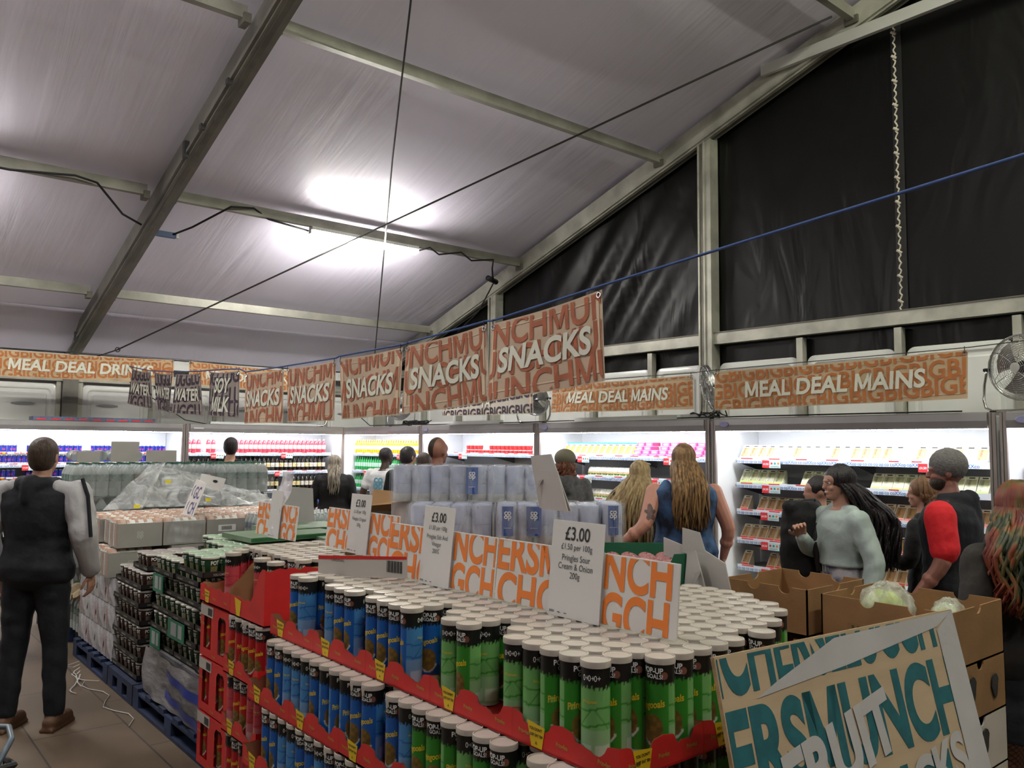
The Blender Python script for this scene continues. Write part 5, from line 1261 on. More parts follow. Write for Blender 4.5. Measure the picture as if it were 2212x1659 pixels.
# little sign cards seen edge-on by the film
for i in range(2):
    t = thing('price_sign', ('front', 'rear')[i]+' purple lettered card seen nearly edge-on above the carton cases', 'sign', (2.22+i*.07, 6.75+i*.25, 1.14))
    MB().prism([(0, 0), (.22, 0), (.25, .26), (.03, .28)], .004, lambda u, v, q: (q+v*.35, -u*.95, v)).build('board', BWHITE, t)
    m2 = MB(); put_text(m2, 'GC', .13, lambda u, v: (-.001+v*.35, -u*.95, v), 0, .02, .8, (.12, .14)); put_text(m2, 'CH', .13, lambda u, v: (-.001+v*.35, -u*.95, v), 0, .02, .8, (.12, .02)); m2.build('lettering', mat('purple_ink', (.10, .08, .20), .6), t)
tag(MB().prism([(0, 0), (.28, 0), (.26, .27), (.0, .29)], .004, lambda u, v, q: (u, q+v*.1, v)).build('sign_back', BACK, loc=(2.55, 5.75, 1.12), rz=-.5), 'plain grey sign back above the crumpled orange lettered sign', 'sign', 'plain backs of signs')
tag(MB().grid(10, 10, quad_fn((1.97, 4.50, 1.20), (1.97, 4.42, 1.20), (2.05, 4.38, 1.56), (2.03, 4.50, 1.56), .02, 1, 6)).build('glossy_sleeve', film('sleeve', (.75,.72,.78), .6, .1)), 'glossy clear sleeve on the crumpled sign', 'sleeve')
# ------------------------------------------------------------------ shrink-wrapped paper rolls
RA = math.atan2(CR.y, CR.x)
def view_pt(px, depth, z=0):       # a place on the ground plan from its bearing and distance
    p = cf*depth+CR*((px-1106)/FPX*depth); return p.x, p.y
ROLLW = mat('roll_paper_blue', (.45, .48, .62), .55, 0, .12, 10); ROLLC = mat('roll_paper_cream', (.60, .58, .54), .6); RLAB = mat('roll_label', (.035, .10, .36), .4)
def roll_mesh(h=.205, r=.054):
    mb = MB().lathe([(r*.9, 0), (r, .008), (r, h*.22), (r, h*.222), (r, h*.5), (r*.96, h*.505), (r, h*.51), (r, h-.008), (r*.9, h)], 20, ms=[1, 1, 1, 0, 0, 0, 0, 0])
    return mb.mesh('paper_roll', [ROLLW, ROLLC], smooth=.6)
ROLL = roll_mesh()
def roll_pack(px, depth, z, n, rows, labs, label):
    x, y = view_pt(px, depth)
    t = thing('roll_pack', label, 'paper rolls', (x, y, z), RA, 'shrink-wrapped packs of paper rolls')
    for j in range(rows):
        for i in range(n): link('paper_roll', ROLL, t, (.056+i*.111, .056+j*.111, .004))
    for c, wd in labs:
        m2 = MB().grid(6, 1, lambda u, v: (c-wd/2+wd*u, -.004-.004*math.sin(PI*u), .05+.155*v)); m2.build('label', RLAB, t)
        m2 = MB(); coop(m2, lambda u, v: (u, -.010, v), c, .160, .038); m2.add([(c-.02, -.0095, .09), (c+.02, -.0095, .09), (c+.02, -.0095, .092), (c-.02, -.0095, .092)], [(0,1,2,3)])
        m2.build('logo', WHT, t)
        m2 = MB().add([(c-.012, -.003, .012), (c+.004, -.003, .012), (c+.004, -.003, .042), (c-.012, -.003, .042)], [(0,1,2,3)]); m2.build('mark', INK, t)
    W_, D_ = n*.111, rows*.111
    def fr(u, v):
        b = .006*math.sin(u*60)*math.sin(PI*v)+.004*math.sin(u*23+v*11); return (W_*u, -.012-b, .215*v)
    mb = MB().grid(40, 8, fr).grid(20, 6, lambda u, v: (-.01-.004*math.sin(u*20), D_*(1-u), .215*v)).grid(20, 6, lambda u, v: (W_+.01, D_*u, .215*v)).grid(30, 10, lambda u, v: (W_*u, -.012+(D_+.02)*v, .215+.006*math.sin(u*19)*math.sin(v*7)))
    mb.build('film', film('roll_film', (.72, .74, .78), .26, .07), t, smooth=True)
    return t
roll_pack(850, 4.84, 1.385, 4, 3, [], 'plain shrink-wrapped roll pack, left end of the top row')
roll_pack(850+163, 4.84, 1.385, 4, 3, [(-.155+.18, .07)], 'top roll pack with a blue label, middle of the display')
roll_pack(888, 4.45, 1.185, 4, 3, [], 'lower roll pack behind the salt and vinegar sign, without labels')
roll_pack(1075, 4.42, 1.19, 5, 3, [(.06, .06), (.20, .08)], 'lower roll pack with two blue labels under the top row')
roll_pack(1302, 4.40, 1.20, 1, 3, [(.055, .055)], 'narrow end roll pack with a blue label beside the blonde woman')
for i, (px, dp, w_, d_) in enumerate([(850, 4.50, .95, .35), ]):
    x, y = view_pt(px+20, dp+.02); o = MB().box((0, 0, 0), (1.16, .33, 1.045)).build('wrapped_stack', film('wrap_pink', (.62,.55,.52), .9, .3), loc=(x, y, .14), rz=RA); tag(o, 'film-wrapped stack carrying the paper rolls', 'wrapped goods')
    pallet(x-.0, y-.45, 1.1, .9, 'pallet under the paper roll stack', mat('pallet_wood', (.25,.17,.09), .8, 0, .3, 8))
x, y = view_pt(850, 4.86); tag(MB().box((0, 0, 0), (.88, .33, 1.24)).build('wrapped_stack', MC['wrap_pink'], loc=(x, y, .14), rz=RA), 'film-wrapped stack behind, carrying the top roll packs', 'wrapped goods')
# grey carton with kraft flap
x, y = view_pt(770, 5.24); t = thing('open_carton', 'grey carton with opened kraft flaps left of the paper rolls', 'carton', (x, y, .14), RA)
MB().box((0, 0, 0), (.40, .38, 1.16)).build('body', mat('carton_greygreen', (.22, .235, .20), .7, 0, .1, 6), t)
MB().add([(0, 0, 1.16), (.40, 0, 1.16), (.36, -.07, 1.22), (.08, -.08, 1.195)], [(0,1,2,3)]).add([(0, .38, 1.16), (.40, .38, 1.16), (.42, .48, 1.24), (.05, .47, 1.27)], [(0,1,2,3)]).build('flap', CARDIN, t)
m2 = MB().add([(.16, -.002, 1.0), (.24, -.002, 1.0), (.24, -.002, 1.05), (.16, -.002, 1.05)], [(0,1,2,3)]); put_text(m2, 'THIS WAY UP', .018, lambda u, v: (u, -.002, v), 0, 0, 1, (.22, .95)); m2.build('lettering', INK, t)
# ------------------------------------------------------------------ green crate of pink packets
x, y = view_pt(1306, 3.35)
t = thing('green_crate', 'dark green card crate of pink wrapped packets behind the nearest sign', 'crate', (x, y, 1.165), RA)
GRN = mat('crate_green', (.008, .13, .06), .5, 0, .1, 10)
mb = MB(); w_, d_, h_ = .33, .27, .125
mb.box((0, 0, 0), (w_, d_, .005)); mb.box((w_-.006, 0, 0), (w_, d_, h_)); mb.box((0, d_-.006, 0), (w_, d_, h_+.012)); mb.box((0, 0, 0), (.006, d_, h_))
mb.prism([(0, 0), (w_, 0), (w_, h_), (w_-.05, h_-.002), (w_-.08, .055), (w_*.5, .05), (.10, .055), (.07, .08), (0, h_*.7)], .006, lambda u, v, q: (u, q, v)); mb.build('body', GRN, t)
MB().box((.007, .007, .006), (w_-.007, d_-.007, .03)).build('liner', CARDIN, t)
tag(MB().box((0, .0, 0), (.33, .27, 1.024)).build('carton_stack', cgry, loc=(x, y, .14), rz=RA), 'grey carton stack under the green crate', 'carton')
rk = random.Random(8); Mc = Matrix.Translation((x, y, 1.165)) @ Matrix.Rotation(RA, 4, 'Z')
for j in range(3):
    for i in range(4):
        def fn(u, v, a=rk.uniform(0, 6)):
            th = 2*PI*u; ph = PI*v; return (.045*math.sin(ph)*math.cos(th), .042*math.sin(ph)*math.sin(th)*(1+.2*math.sin(th*3+a)), .032*math.cos(ph)+.006*math.sin(th*5+a))
        tag(MB().grid(14, 8, fn).build('wrapped_packet', mat('pink_packet', (.45, .20, .20), .2, 0, .5, 30, .5, 50), smooth=True, loc=Mc @ Vector((.052+i*.075, .05+j*.083, .067)), rz=RA+.3), 'pink film-wrapped packet in the green crate, %s row, %s across' % (ORD[j], ORD[i]), 'packet', 'pink packets in the green crate')
# ------------------------------------------------------------------ brown fruit boxes
def fruit_box(x, y, z, w, d, h, label, open_=True, m_=None, slots=True):
    """telescoping card box: long walls with half-round cut-outs on top, hollow"""
    t = thing('fruit_box', label, 'box', (x, y, z), 0, 'brown card fruit boxes'); m1 = m_ or CARD
    def wall(L_, notches, fn):
        P = [(0, 0), (L_, 0), (L_, h)]
        for c in sorted(notches, reverse=True):
            P += [(c+.030*math.cos(a), h-.028*math.sin(a)) for a in [PI*i/8 for i in range(9)]]
        P += [(0, h)]
        return MB().prism(P, .006, fn)
    wall(d, [d*.25, d*.62], lambda u, v, q: (q, u, v)).build('wall', m1, t); wall(d, [d*.3, d*.7], lambda u, v, q: (w-q, u, v)).build('wall', m1, t)
    wall(w, [w*.5], lambda u, v, q: (u, q, v)).build('wall', m1, t); wall(w, [w*.5], lambda u, v, q: (u, d-q, v)).build('wall', m1, t)
    MB().box((0, 0, 0), (w, d, .006)).build('bottom', m1, t)
    mb = MB().box((-.001, d*.35, h*.28), (-.0005, d*.78, h*.55)); mb.build('printed_panel', mat('box_print_ground', (.23,.13,.045), .8), t)
    m2 = MB(); k = .0
    fn = lambda u, v: (-.0018, d*.77-u, h*.30+v)
    for q in range(9): m2.add([fn(.01+q*d*.045, .004), fn(.01+q*d*.045+d*.032, .004), fn(.01+q*d*.045+d*.026, h*.2), fn(.01+q*d*.045+.002, h*.2)], [(0,1,2,3)])
    m2.build('printed_marks', mat('box_print', (.07,.05,.015), .8), t)
    return t
fruit_box(3.05, 1.80, .965, .46, .40, .185, 'open brown fruit box, left one of the pair beyond the tubes')
fruit_box(3.05, 1.25, .945, .46, .49, .200, 'open brown fruit box with bagged lettuce, right one of the pair')
for k in range(3):
    z = .945-.20*(k+1)
    fruit_box(3.06+.01*k, 1.80, z+.01, .46, .40, .19, 'brown fruit box under the left open one, %s below' % ORD[k])
    fruit_box(3.055, 1.25, z, .46, .49, .197, 'brown fruit box under the lettuce box, %s below' % ORD[k], m_=None if k < 1 else mat('fruit_carton_white', (.52,.48,.42), .7, 0, .1, 8))
mb = MB()
for i, (y, z) in enumerate([(0, 0)]): pass
holes = [((3.20, 1.243, .86)), ((3.40, 1.243, .84)), ((3.30, 1.243, .66)), ((3.15, 1.243, .47)), ((3.42, 1.243, .45))]
for i, (x, y, z) in enumerate(holes): tag(MB().prism([(.03*math.cos(a)*(1.1 if math.sin(a) > 0 else .75), .045*math.sin(a)) for a in [k*PI/6 for k in range(12)]], .004, lambda u, v, q: (x+u, y+q, z+v)).build('hand_hole', BLACK, parent=None), 'dark hand hole in the stacked fruit boxes, %s from the top' % ORD[i], 'hole')
for i, (x, z, w_, h_) in enumerate([(3.30, .36, .16, .17), (3.10, .56, .08, .05)]): tag(MB().box((x, 1.240, z), (x+w_, 1.243, z+h_)).build('printed_patch', YEL if i == 0 else REDT), ('large yellow', 'small red')[i]+' print patch on the white fruit boxes', 'print')
pallet(3.04, 1.22, .52, 1.0, 'wooden pallet under the brown fruit boxes', MC['pallet_wood'])
LETT = mat('lettuce', (.42, .50, .10), .4, 0, .35, 18, .4, 30); BAG = film('clear_bag', (.75,.78,.72), .35, .12)
for i, (x, y, s_) in enumerate([(3.22, 1.57, .085), (3.30, 1.37, .045), (3.18, 1.33, .045)]):
    t = thing('bagged_lettuce', 'lettuce in a clear bag in the right fruit box, %s' % ('biggest one', 'middle one', 'smallest one')[i], 'lettuce', (x, y, 1.08 if i == 0 else 1.09))
    def blob(u, v, r=s_, q=i): th = 2*PI*u; ph = PI*v; k = 1+.08*math.sin(th*5+ph*3+q)+.05*math.sin(th*11); return (r*k*math.sin(ph)*math.cos(th), r*k*math.sin(ph)*math.sin(th), r*.95*math.cos(ph)*k)
    MB().grid(24, 14, blob).build('head', LETT, t, smooth=True)
    def bag(u, v, r=s_*1.22, q=i): th = 2*PI*u; ph = PI*v; k = 1+.06*math.sin(th*7+q)+.05*math.sin(ph*9+th*3); return (r*k*math.sin(ph)*math.cos(th), r*k*math.sin(ph)*math.sin(th)-.01, r*math.cos(ph)*k+.01)
    MB().grid(30, 18, bag).build('bag', BAG, t, smooth=True)
# strapping and litter on the floor
SB = mat('strap_white', (.5, .5, .48), .5)
for i in range(5):
    r_ = random.Random(i); P = [(1.60-.02*i, 7.15-.1*i, .02)]; a = 3.4+.25*i
    for k in range(9): P.append((P[-1][0]+.055*math.cos(a), P[-1][1]+.055*math.sin(a), .012+.05*math.sin(k*.35)*(i % 2))); a += r_.uniform(-.15, .45)
    tag(MB().tube(P, .004, 4, flat=.3).build('packing_strap', SB), 'white plastic packing strap curling from the pallet, %s strand' % ORD[i], 'strap', 'packing straps on the floor')
tag(MB().tube([(1.52-.05*math.sin(k*1.3), 6.6-k*.12, .006) for k in range(11)], .003, 4).build('loose_string', SB), 'thin loose white string lying along the pallet edge', 'string')
# black basket with pale handle, bottom left corner
t = thing('shopping_basket', 'black shopping basket with a pale blue handle at the bottom left', 'basket', (.41, 3.98, 0), .2)
mb = MB(); w_, d_, h_ = .36, .46, .50
for k in range(9):
    z = .28+k*.03; s_ = .90+.1*k/8; a, c = w_/2*s_, d_/2*s_
    mb.tube([(-a, -c, z), (a, -c, z), (a, c, z), (-a, c, z)], .004, 4, closed=True)
for k in range(15):
    for sx, sy in ((1, 0), (-1, 0), (0, 1), (0, -1)):
        u = (k/14-.5)*2; p0 = (sx*w_/2*.9 if sx else u*w_/2*.9, sy*d_/2*.9 if sy else u*d_/2*.9, .28); p1 = (p0[0]/.9, p0[1]/.9, .52); mb.tube([p0, p1], .004, 4)
mb.box((-w_/2*.9, -d_/2*.9, .27), (w_/2*.9, d_/2*.9, .28)); mb.tube([(-w_/2, -d_/2, .53), (w_/2, -d_/2, .53), (w_/2, d_/2, .53), (-w_/2, d_/2, .53)], .014, 6, closed=True)
mb.box((-w_/2*.9, -d_/2*.9, 0), (w_/2*.9, d_/2*.9, .27)); mb.v = [(x, y, z*.86) for x, y, z in mb.v]; mb.build('body', BLACK, t)
MB().tube([(w_/2*.6, d_/2, .45), (w_/2+.03, d_/2*.5, .52), (w_/2+.06, 0, .535), (w_/2+.03, -d_/2*.5, .52), (w_/2*.6, -d_/2, .45)], .012, 8).build('handle', mat('handle_blue', (.07,.10,.13), .4), t, smooth=True)
# ------------------------------------------------------------------ people
def remesh(mb, vox, smooth_n=4):
    me = mb.mesh('tmp', [BLACK]); o = bpy.data.objects.new('tmp', me)
    m_ = o.modifiers.new('r', 'REMESH'); m_.mode = 'VOXEL'; m_.voxel_size = vox; m_.use_smooth_shade = True
    if smooth_n: q = o.modifiers.new('s', 'SMOOTH'); q.iterations = smooth_n; q.factor = .5
    r = evaluated(o)
    bpy.data.objects.remove(o); bpy.data.meshes.remove(me); r.materials.clear(); return r
def loft(mb, rings, n=20):
    """rings: (cx, cy, z, half depth, half width)"""
    o = len(mb.v)
    for cx, cy, z, a, b_ in rings:
        for i in range(n): t = 2*PI*i/n; mb.v.append((cx+a*math.cos(t), cy+b_*math.sin(t), z))
    for j in range(len(rings)-1):
        for i in range(n): mb.f.append([o+j*n+i, o+j*n+(i+1) % n, o+(j+1)*n+(i+1) % n, o+(j+1)*n+i]); mb.m.append(0)
    mb.f.append([o+i for i in range(n)][::-1]); mb.m.append(0); mb.f.append([o+(len(rings)-1)*n+i for i in range(n)]); mb.m.append(0)
def limb(mb, pts, rs, n=12):
    P = [Vector(p) for p in pts]; Q, R_ = [], []
    for i in range(len(P)-1):
        for k in range(5): t = k/5; Q.append(P[i]*(1-t)+P[i+1]*t); R_.append(rs[i]*(1-t)+rs[i+1]*t)
    Q.append(P[-1]); R_.append(rs[-1])
    Q = [Q[0]]+[(Q[i-1]+Q[i]*2+Q[i+1])/4 for i in range(1, len(Q)-1)]+[Q[-1]]
    mb.tube(Q, R_, n); mb.sphere(P[0], rs[0], 10, 7); mb.sphere(P[-1], rs[-1], 10, 7)
def hand(mb, wrist, d, palm, curl=.35, side=1):
    """wrist point, direction d towards the knuckles, palm normal (inwards); side = +1 thumb on d x palm"""
    w_ = Vector(wrist); d = Vector(d).normalized(); pn = Vector(palm); pn = (pn-d*pn.dot(d)).normalized(); a = d.cross(pn)*side
    for k in range(5):
        t = k/4; c = w_+d*(.015+.075*t); 
        for q in (-1, -.33, .33, 1): mb.sphere(c+a*q*(.020+.010*t), .0135, 8, 6)
    L_ = [.070, .078, .072, .058]
    for f in range(4):
        b0 = w_+d*.092+a*(.0315-.021*f); u = d; P = [b0]; r = [.0088]
        for s_ in range(3):
            ang = curl*(.7+.5*s_); u = (u*math.cos(ang)+pn*math.sin(ang)).normalized(); P.append(P[-1]+u*L_[f]*(.45, .32, .25)[s_]); r.append(.0082-.0008*s_)
        limb(mb, P, r, 8)
    b0 = w_+d*.03+a*.026; u = (d*.6+a*.75+pn*.25).normalized(); P = [b0, b0+u*.035]; u2 = (d*.85+a*.35+pn*.35).normalized(); P += [P[-1]+u2*.028, P[-1]+u2*.028+(d*.9+pn*.4).normalized()*.024]
    limb(mb, P, [.0125, .0108, .0098, .0085], 8)
def rot_z(p, c, a): 
    x, y = p[0]-c[0], p[1]-c[1]; return (c[0]+x*math.cos(a)-y*math.sin(a), c[1]+x*math.sin(a)+y*math.cos(a), p[2])
def person(label, x, y, H, face, skin, top=None, topmat=None, legs='trousers', legmat=None, girth=1.0, turn=0.0, arms=None, hair=None, vox=.010, stance=(0, 0), lean=0, shoes=None, hood=False, group=None, hands=True, tgirth=1.0):
    s_ = H/1.75
    t = thing('person', label, 'person', (x, y, 0), face)
    G = girth
    A = {'L': [(0, .185*G, 1.425), (-.02, .235*G, 1.15), (.05, .24*G, .90)], 'R': [(0, -.185*G, 1.425), (-.02, -.235*G, 1.15), (.05, -.24*G, .90)]}
    pal = {'L': ((.1, 0, -1), (0, -1, 0), 1), 'R': ((.1, 0, -1), (0, 1, 0), -1)}; curl = {'L': .35, 'R': .35}
    for k, v in (arms or {}).items():
        if k in 'LR': A[k] = v[:3]; pal[k] = (v[3], v[4], pal[k][2]) if len(v) > 3 else pal[k]; curl[k] = v[5] if len(v) > 5 else .35
    sx, sy = stance
    LG = {'L': [(0, .09, .92), (.01+sx*.5, .10+sy*.5, .50), (sx, .105+sy, .09)], 'R': [(0, -.09, .92), (.02-sx*.5, -.10-sy*.5, .50), (-sx, -.105-sy, .09)]}
    def S(p): return tuple(Vector(p)*s_)
    TOR = [(0, 0, .84, .085, .13), (-.005, 0, .90, .11*G, .165*G), (-.01, 0, .97, .118*G, .172*G), (0, 0, 1.06, .105*G, .150*G), (.005, 0, 1.14, .105*G, .145*G), (0, 0, 1.25, .118*G, .160*G), (0, 0, 1.34, .118*G, .172*G), (-.005, 0, 1.41, .10*G, .168*G), (-.01, 0, 1.455, .075*G, .12*G), (-.01, 0, 1.48, .058, .07), (.0, 0, 1.54, .052, .054)]
    sc = lambda r, k=1.0, dz_=0: (r[0]*s_+lean*(r[2]-.9), r[1]*s_, r[2]*s_+dz_, r[3]*s_*k, r[4]*s_*k)
    ln = lambda p: (p[0]*s_+lean*(p[2]-.9), p[1]*s_, p[2]*s_)
    mb = MB(); loft(mb, [sc(r, .93) for r in TOR])
    limb(mb, [ln((0, 0, 1.46)), ln((.005, 0, 1.56))], [.054*s_, .052*s_])
    hc = Vector(ln((.02, 0, 1.635)))
    def hd(p): q = rot_z((p[0]*s_, p[1]*s_, 0), (0, 0), turn); return (hc.x+q[0], hc.y+q[1], hc.z+p[2]*s_)
    hsph = lambda c, r, n=14, k=10: mb_add_ell(mb, hd(c), r, turn, s_, n, k)
    def mb_add_ell(m2, c, r, tn, s2, n, k):
        o = len(m2.v); m2.sphere((0, 0, 0), tuple(v*s2 for v in r), n, k)
        for i in range(o, len(m2.v)): q = rot_z(m2.v[i], (0, 0), tn); m2.v[i] = (c[0]+q[0], c[1]+q[1], c[2]+q[2])
    hsph((-.012, 0, .015), (.094, .075, .098)); hsph((.025, 0, -.045), (.062, .056, .068)); hsph((.048, 0, -.085), (.034, .038, .028)); hsph((.055, 0, .02), (.035, .058, .05))
    for q in (-1, 1): hsph((-.008, q*.077, -.010), (.018, .008, .031)); hsph((.062, q*.030, -.035), (.022, .022, .02))
    hsph((.090, 0, -.022), (.018, .010, .022)); hsph((.098, 0, -.033), (.013, .014, .011)); hsph((.080, 0, -.066), (.014, .024, .010)); hsph((.078, 0, .012), (.018, .045, .010))
    for k in 'LR':
        P = [ln(p) for p in A[k]]; limb(mb, P, [.050*G*s_, .040*G*s_, .027*s_])
        P2 = [ln(tuple(Vector(A[k][1])*.55+Vector(A[k][2])*.45))]; mb.sphere(P2[0], .038*G*s_, 10, 7)
        if hands: hand(mb, P[2], pal[k][0], pal[k][1], curl[k], pal[k][2])
        P = [S(p) for p in LG[k]]; limb(mb, P, [.085*G*s_, .055*s_, .038*s_]); mb.sphere(tuple(Vector(P[1])*.6+Vector(P[2])*.4), .052*s_, 10, 7)
        limb(mb, [P[2], (P[2][0]+.12, P[2][1], .03)], [.04*s_, .03*s_])
    me = remesh(mb, vox); me.materials.append(skin); body = link('body', me, t)
    if top:
        m2 = MB(); T = tgirth
        lo = {'tank': .86, 'crop': 1.10}.get(top, .84)
        rr = [r for r in TOR if lo <= r[2] <= 1.47]
        if lo > .86: rr = [(0, 0, lo, .115*G, .158*G)]+rr
        loft(m2, [sc(r, 1.07*T) for r in rr])
        if top == 'tank':
            for q in (-1, 1): limb(m2, [ln((-.07, q*.105*G, 1.36)), ln((-.01, q*.105*G, 1.475)), ln((.07, q*.10*G, 1.36))], [.03*s_]*3)
        elif top == 'vest':
            limb(m2, [ln((-.01, -.17*G, 1.405)), ln((-.01, .17*G, 1.405))], [.060*s_*T]*2)
        else:
            m2_r = .060*G*s_*T
            for k in 'LR':
                P = [Vector(ln(p)) for p in A[k]]
                if top == 'short': E = P[0]*.42+P[1]*.58; limb(m2, [P[0], E], [m2_r*1.02, m2_r*.95])
                else: limb(m2, [P[0], P[1], P[1]*.03+P[2]*.97], [m2_r*1.03, m2_r*.88, m2_r*.66])
            limb(m2, [ln((-.01, -.11*G, 1.44)), ln((-.01, .11*G, 1.44))], [.052*s_*T]*2)
        if hood:
            limb(m2, [ln((.02, -.09, 1.475)), ln((-.07, -.075, 1.47)), ln((-.10, 0, 1.45)), ln((-.07, .075, 1.47)), ln((.02, .09, 1.475))], [.035, .05, .062, .05, .035]); limb(m2, [ln((-.10, 0, 1.47)), ln((-.13, 0, 1.38))], [.06, .045])
        me = remesh(m2, .011, 3)
        if top: cloth_waves(me, .0045, len(label) % 7)
        me.materials.append(topmat); link('top', me, t)
    if legs:
        m2 = MB()
        if legs == 'skirt':
            loft(m2, [sc(r, 1.09) for r in TOR if .89 < r[2] < 1.07][:3]+[] if False else [sc((-.0, 0, .62, .165*G, .21*G)), sc((-.0, 0, .75, .15*G, .195*G)), sc((-.005, 0, .90, .13*G, .185*G)), sc((0, 0, 1.03, .115*G, .16*G)), sc((0, 0, 1.13, .112*G, .152*G))])
        else:
            loft(m2, [sc(r, 1.05) for r in TOR if r[2] < 1.0])
            for k in 'LR':
                P = [S(p) for p in LG[k]]; limb(m2, [P[0], P[1], (P[2][0], P[2][1], P[2][2]+.02)], [.098*G*s_, .073*s_, .060*s_])
        me = remesh(m2, .012, 3); cloth_waves(me, .005, 3); me.materials.append(legmat); link('skirt' if legs == 'skirt' else 'trousers', me, t)
    for k in 'LR':
        P = S(LG[k][2]); m2 = MB(); limb(m2, [(P[0]-.035, P[1], .045), (P[0]+.06, P[1], .045), (P[0]+.14, P[1], .04)], [.045, .045, .040]); limb(m2, [(P[0], P[1], .06), (P[0], P[1], .13)], [.052, .050])
        m2.box((P[0]-.08, P[1]-.042, 0), (P[0]+.17, P[1]+.042, .02)); me = remesh(m2, .008, 2); me.materials.append(shoes or BLACK); link('shoe', me, t)
    if hair: hair(t, hd, s_, turn)
    t['_hd'] = 1; del t['_hd']
    return t, hd, ln
def cloth_waves(me, a, ph):
    n = len(me.vertices); co = np.empty(n*3, 'f'); me.vertices.foreach_get('co', co); co = co.reshape(-1, 3)
    no = np.empty(n*3, 'f'); me.vertex_normals.foreach_get('vector', no); no = no.reshape(-1, 3)
    x, y, z = co.T; q = np.sin(z*13+y*9+ph)+np.sin(x*11-z*7+ph*3)
    k = np.sin(z*34+x*13+y*17+ph+q)+.7*np.sin(z*19-y*29+ph*2+q*.8)+.6*np.sin(z*57+x*31-y*23+q*1.5)
    co = co+no*(a*.42*k)[:, None]; me.vertices.foreach_set('co', co.ravel()); me.update()
def hmat(name, c1, c2, rough=.5): return mat(name, c1, rough, 0, 0, 7, .5, 30, col2=c2, stretch=(6, 6, .7))
def cap_hair(t, hd, s_, turn, m_, c=(-.016, 0, .028), r=(.099, .083, .094), name='hair', lump=0):
    m2 = MB(); o = 0; m2.sphere((0, 0, 0), tuple(v*s_ for v in r), 28, 20)
    cc = hd(c)
    for i in range(len(m2.v)):
        p = m2.v[i]; k = 1+lump*(math.sin(p[0]*170+p[2]*90)*math.sin(p[1]*150)+.5*math.sin(p[2]*260)); q = rot_z((p[0]*k, p[1]*k, p[2]*k), (0, 0), turn); m2.v[i] = (cc[0]+q[0], cc[1]+q[1], cc[2]+q[2])
    return m2.build(name, m_, t, smooth=True)
def short_hair(m_, low=.0, lump=.01):
    def f(t, hd, s_, turn):
        m2 = MB()
        parts = [((-.016, 0, .026), (.098, .082, .094))]+([((-.028, 0, .0), (.085, .081, .088)), ((-.034, 0, -.030), (.070, .074, .066))] if low else [])
        for c, r in parts:
            o = len(m2.v); m2.sphere((0, 0, 0), tuple(v*s_ for v in r), 24, 18); cc = hd(c)
            for i in range(o, len(m2.v)): q = rot_z(m2.v[i], (0, 0), turn); m2.v[i] = (cc[0]+q[0], cc[1]+q[1], cc[2]+q[2])
        me = remesh(m2, .006, 8); cloth_waves(me, .001, 1); me.materials.append(m_); link('hair', me, t)
    return f
def long_hair(m_, length, spread=.10, back=.07, n=90, seed=1, wave=.012, front=.5, rad=.0085, top=True, side=0.0):
    """cap plus many strands that leave the scalp, round the head and fall to length below the crown"""
    def f(t, hd, s_, turn):
        rnd = random.Random(seed)
        m2 = MB()
        for k in range(n):
            a = PI+rnd.uniform(-1, 1)*(PI*front)                # direction on the scalp, PI is the back of the head
            el = rnd.uniform(-.1, 1.1); P = []
            ca, sa = math.cos(a), math.sin(a)
            for q in range(5):
                e = 1.35-(1.35-(-.25))*q/4*1.0
                P.append(((-.014+.103*math.cos(e)*ca), .084*math.cos(e)*sa, .024+.098*math.sin(e)))
            L_ = length*rnd.uniform(.78, 1.02); zb = P[-1][2]; tx = -.03-back*rnd.uniform(.5, 1.1)+.04*ca; ty = sa*spread*rnd.uniform(.7, 1.25)+side
            ph = rnd.uniform(0, 6); x0, y0 = P[-1][0], P[-1][1]
            for q in range(1, 9):
                u = q/8; e = min(1, u*2.2); P.append((x0+(tx-x0)*e+wave*math.sin(u*9+ph), y0+(ty-y0)*e+wave*math.cos(u*8+ph), zb-L_*u))
            r = [rad*.8]*5+[rad*1.15, rad*1.2, rad*1.2, rad*1.1, rad, rad*.9, rad*.7, rad*.3]
            m2.tube([hd(p) for p in P], [v*s_ for v in r], 5)
        m2.build('hair', m_, t, smooth=True)
        if top: cap_hair(t, hd, s_, turn, m_, (-.014, 0, .028), (.100, .084, .092), 'hair_crown')
    return f
SK = mat('skin_fair', (.46, .24, .17), .5, 0, .10, 12); SKP = mat('skin_pink', (.50, .23, .17), .5, 0, .12, 10); SKD = mat('skin_dark', (.055, .026, .016), .45, 0, .1, 12); SKR = mat('skin_ruddy', (.30, .13, .095), .5, 0, .12, 12)
BRN = hmat('hair_brown', (.055, .030, .016), (.025, .014, .008)); BLKH = hmat('hair_black', (.008, .006, .007), (.016, .010, .012), .4); GRYH = hmat('hair_grey', (.40, .35, .28), (.16, .13, .10))
BLO = hmat('hair_blonde', (.44, .32, .15), (.20, .13, .06)); GOL = hmat('hair_golden', (.32, .18, .065), (.10, .05, .02)); AUB = hmat('hair_auburn', (.17, .05, .018), (.06, .02, .01)); LBR = hmat('hair_lightbrown', (.22, .11, .05), (.10, .05, .02))
CBLK = mat('cloth_black', (.005, .005, .006), .8, 0, .3, 20); NAVY = mat('cloth_navy', (.004, .005, .010), .85, 0, .25, 14); CWHT = mat('cloth_white', (.60, .60, .62), .8, 0, .06, 6); CGRY = mat('cloth_grey', (.085, .083, .085), .9, 0, .35, 40)
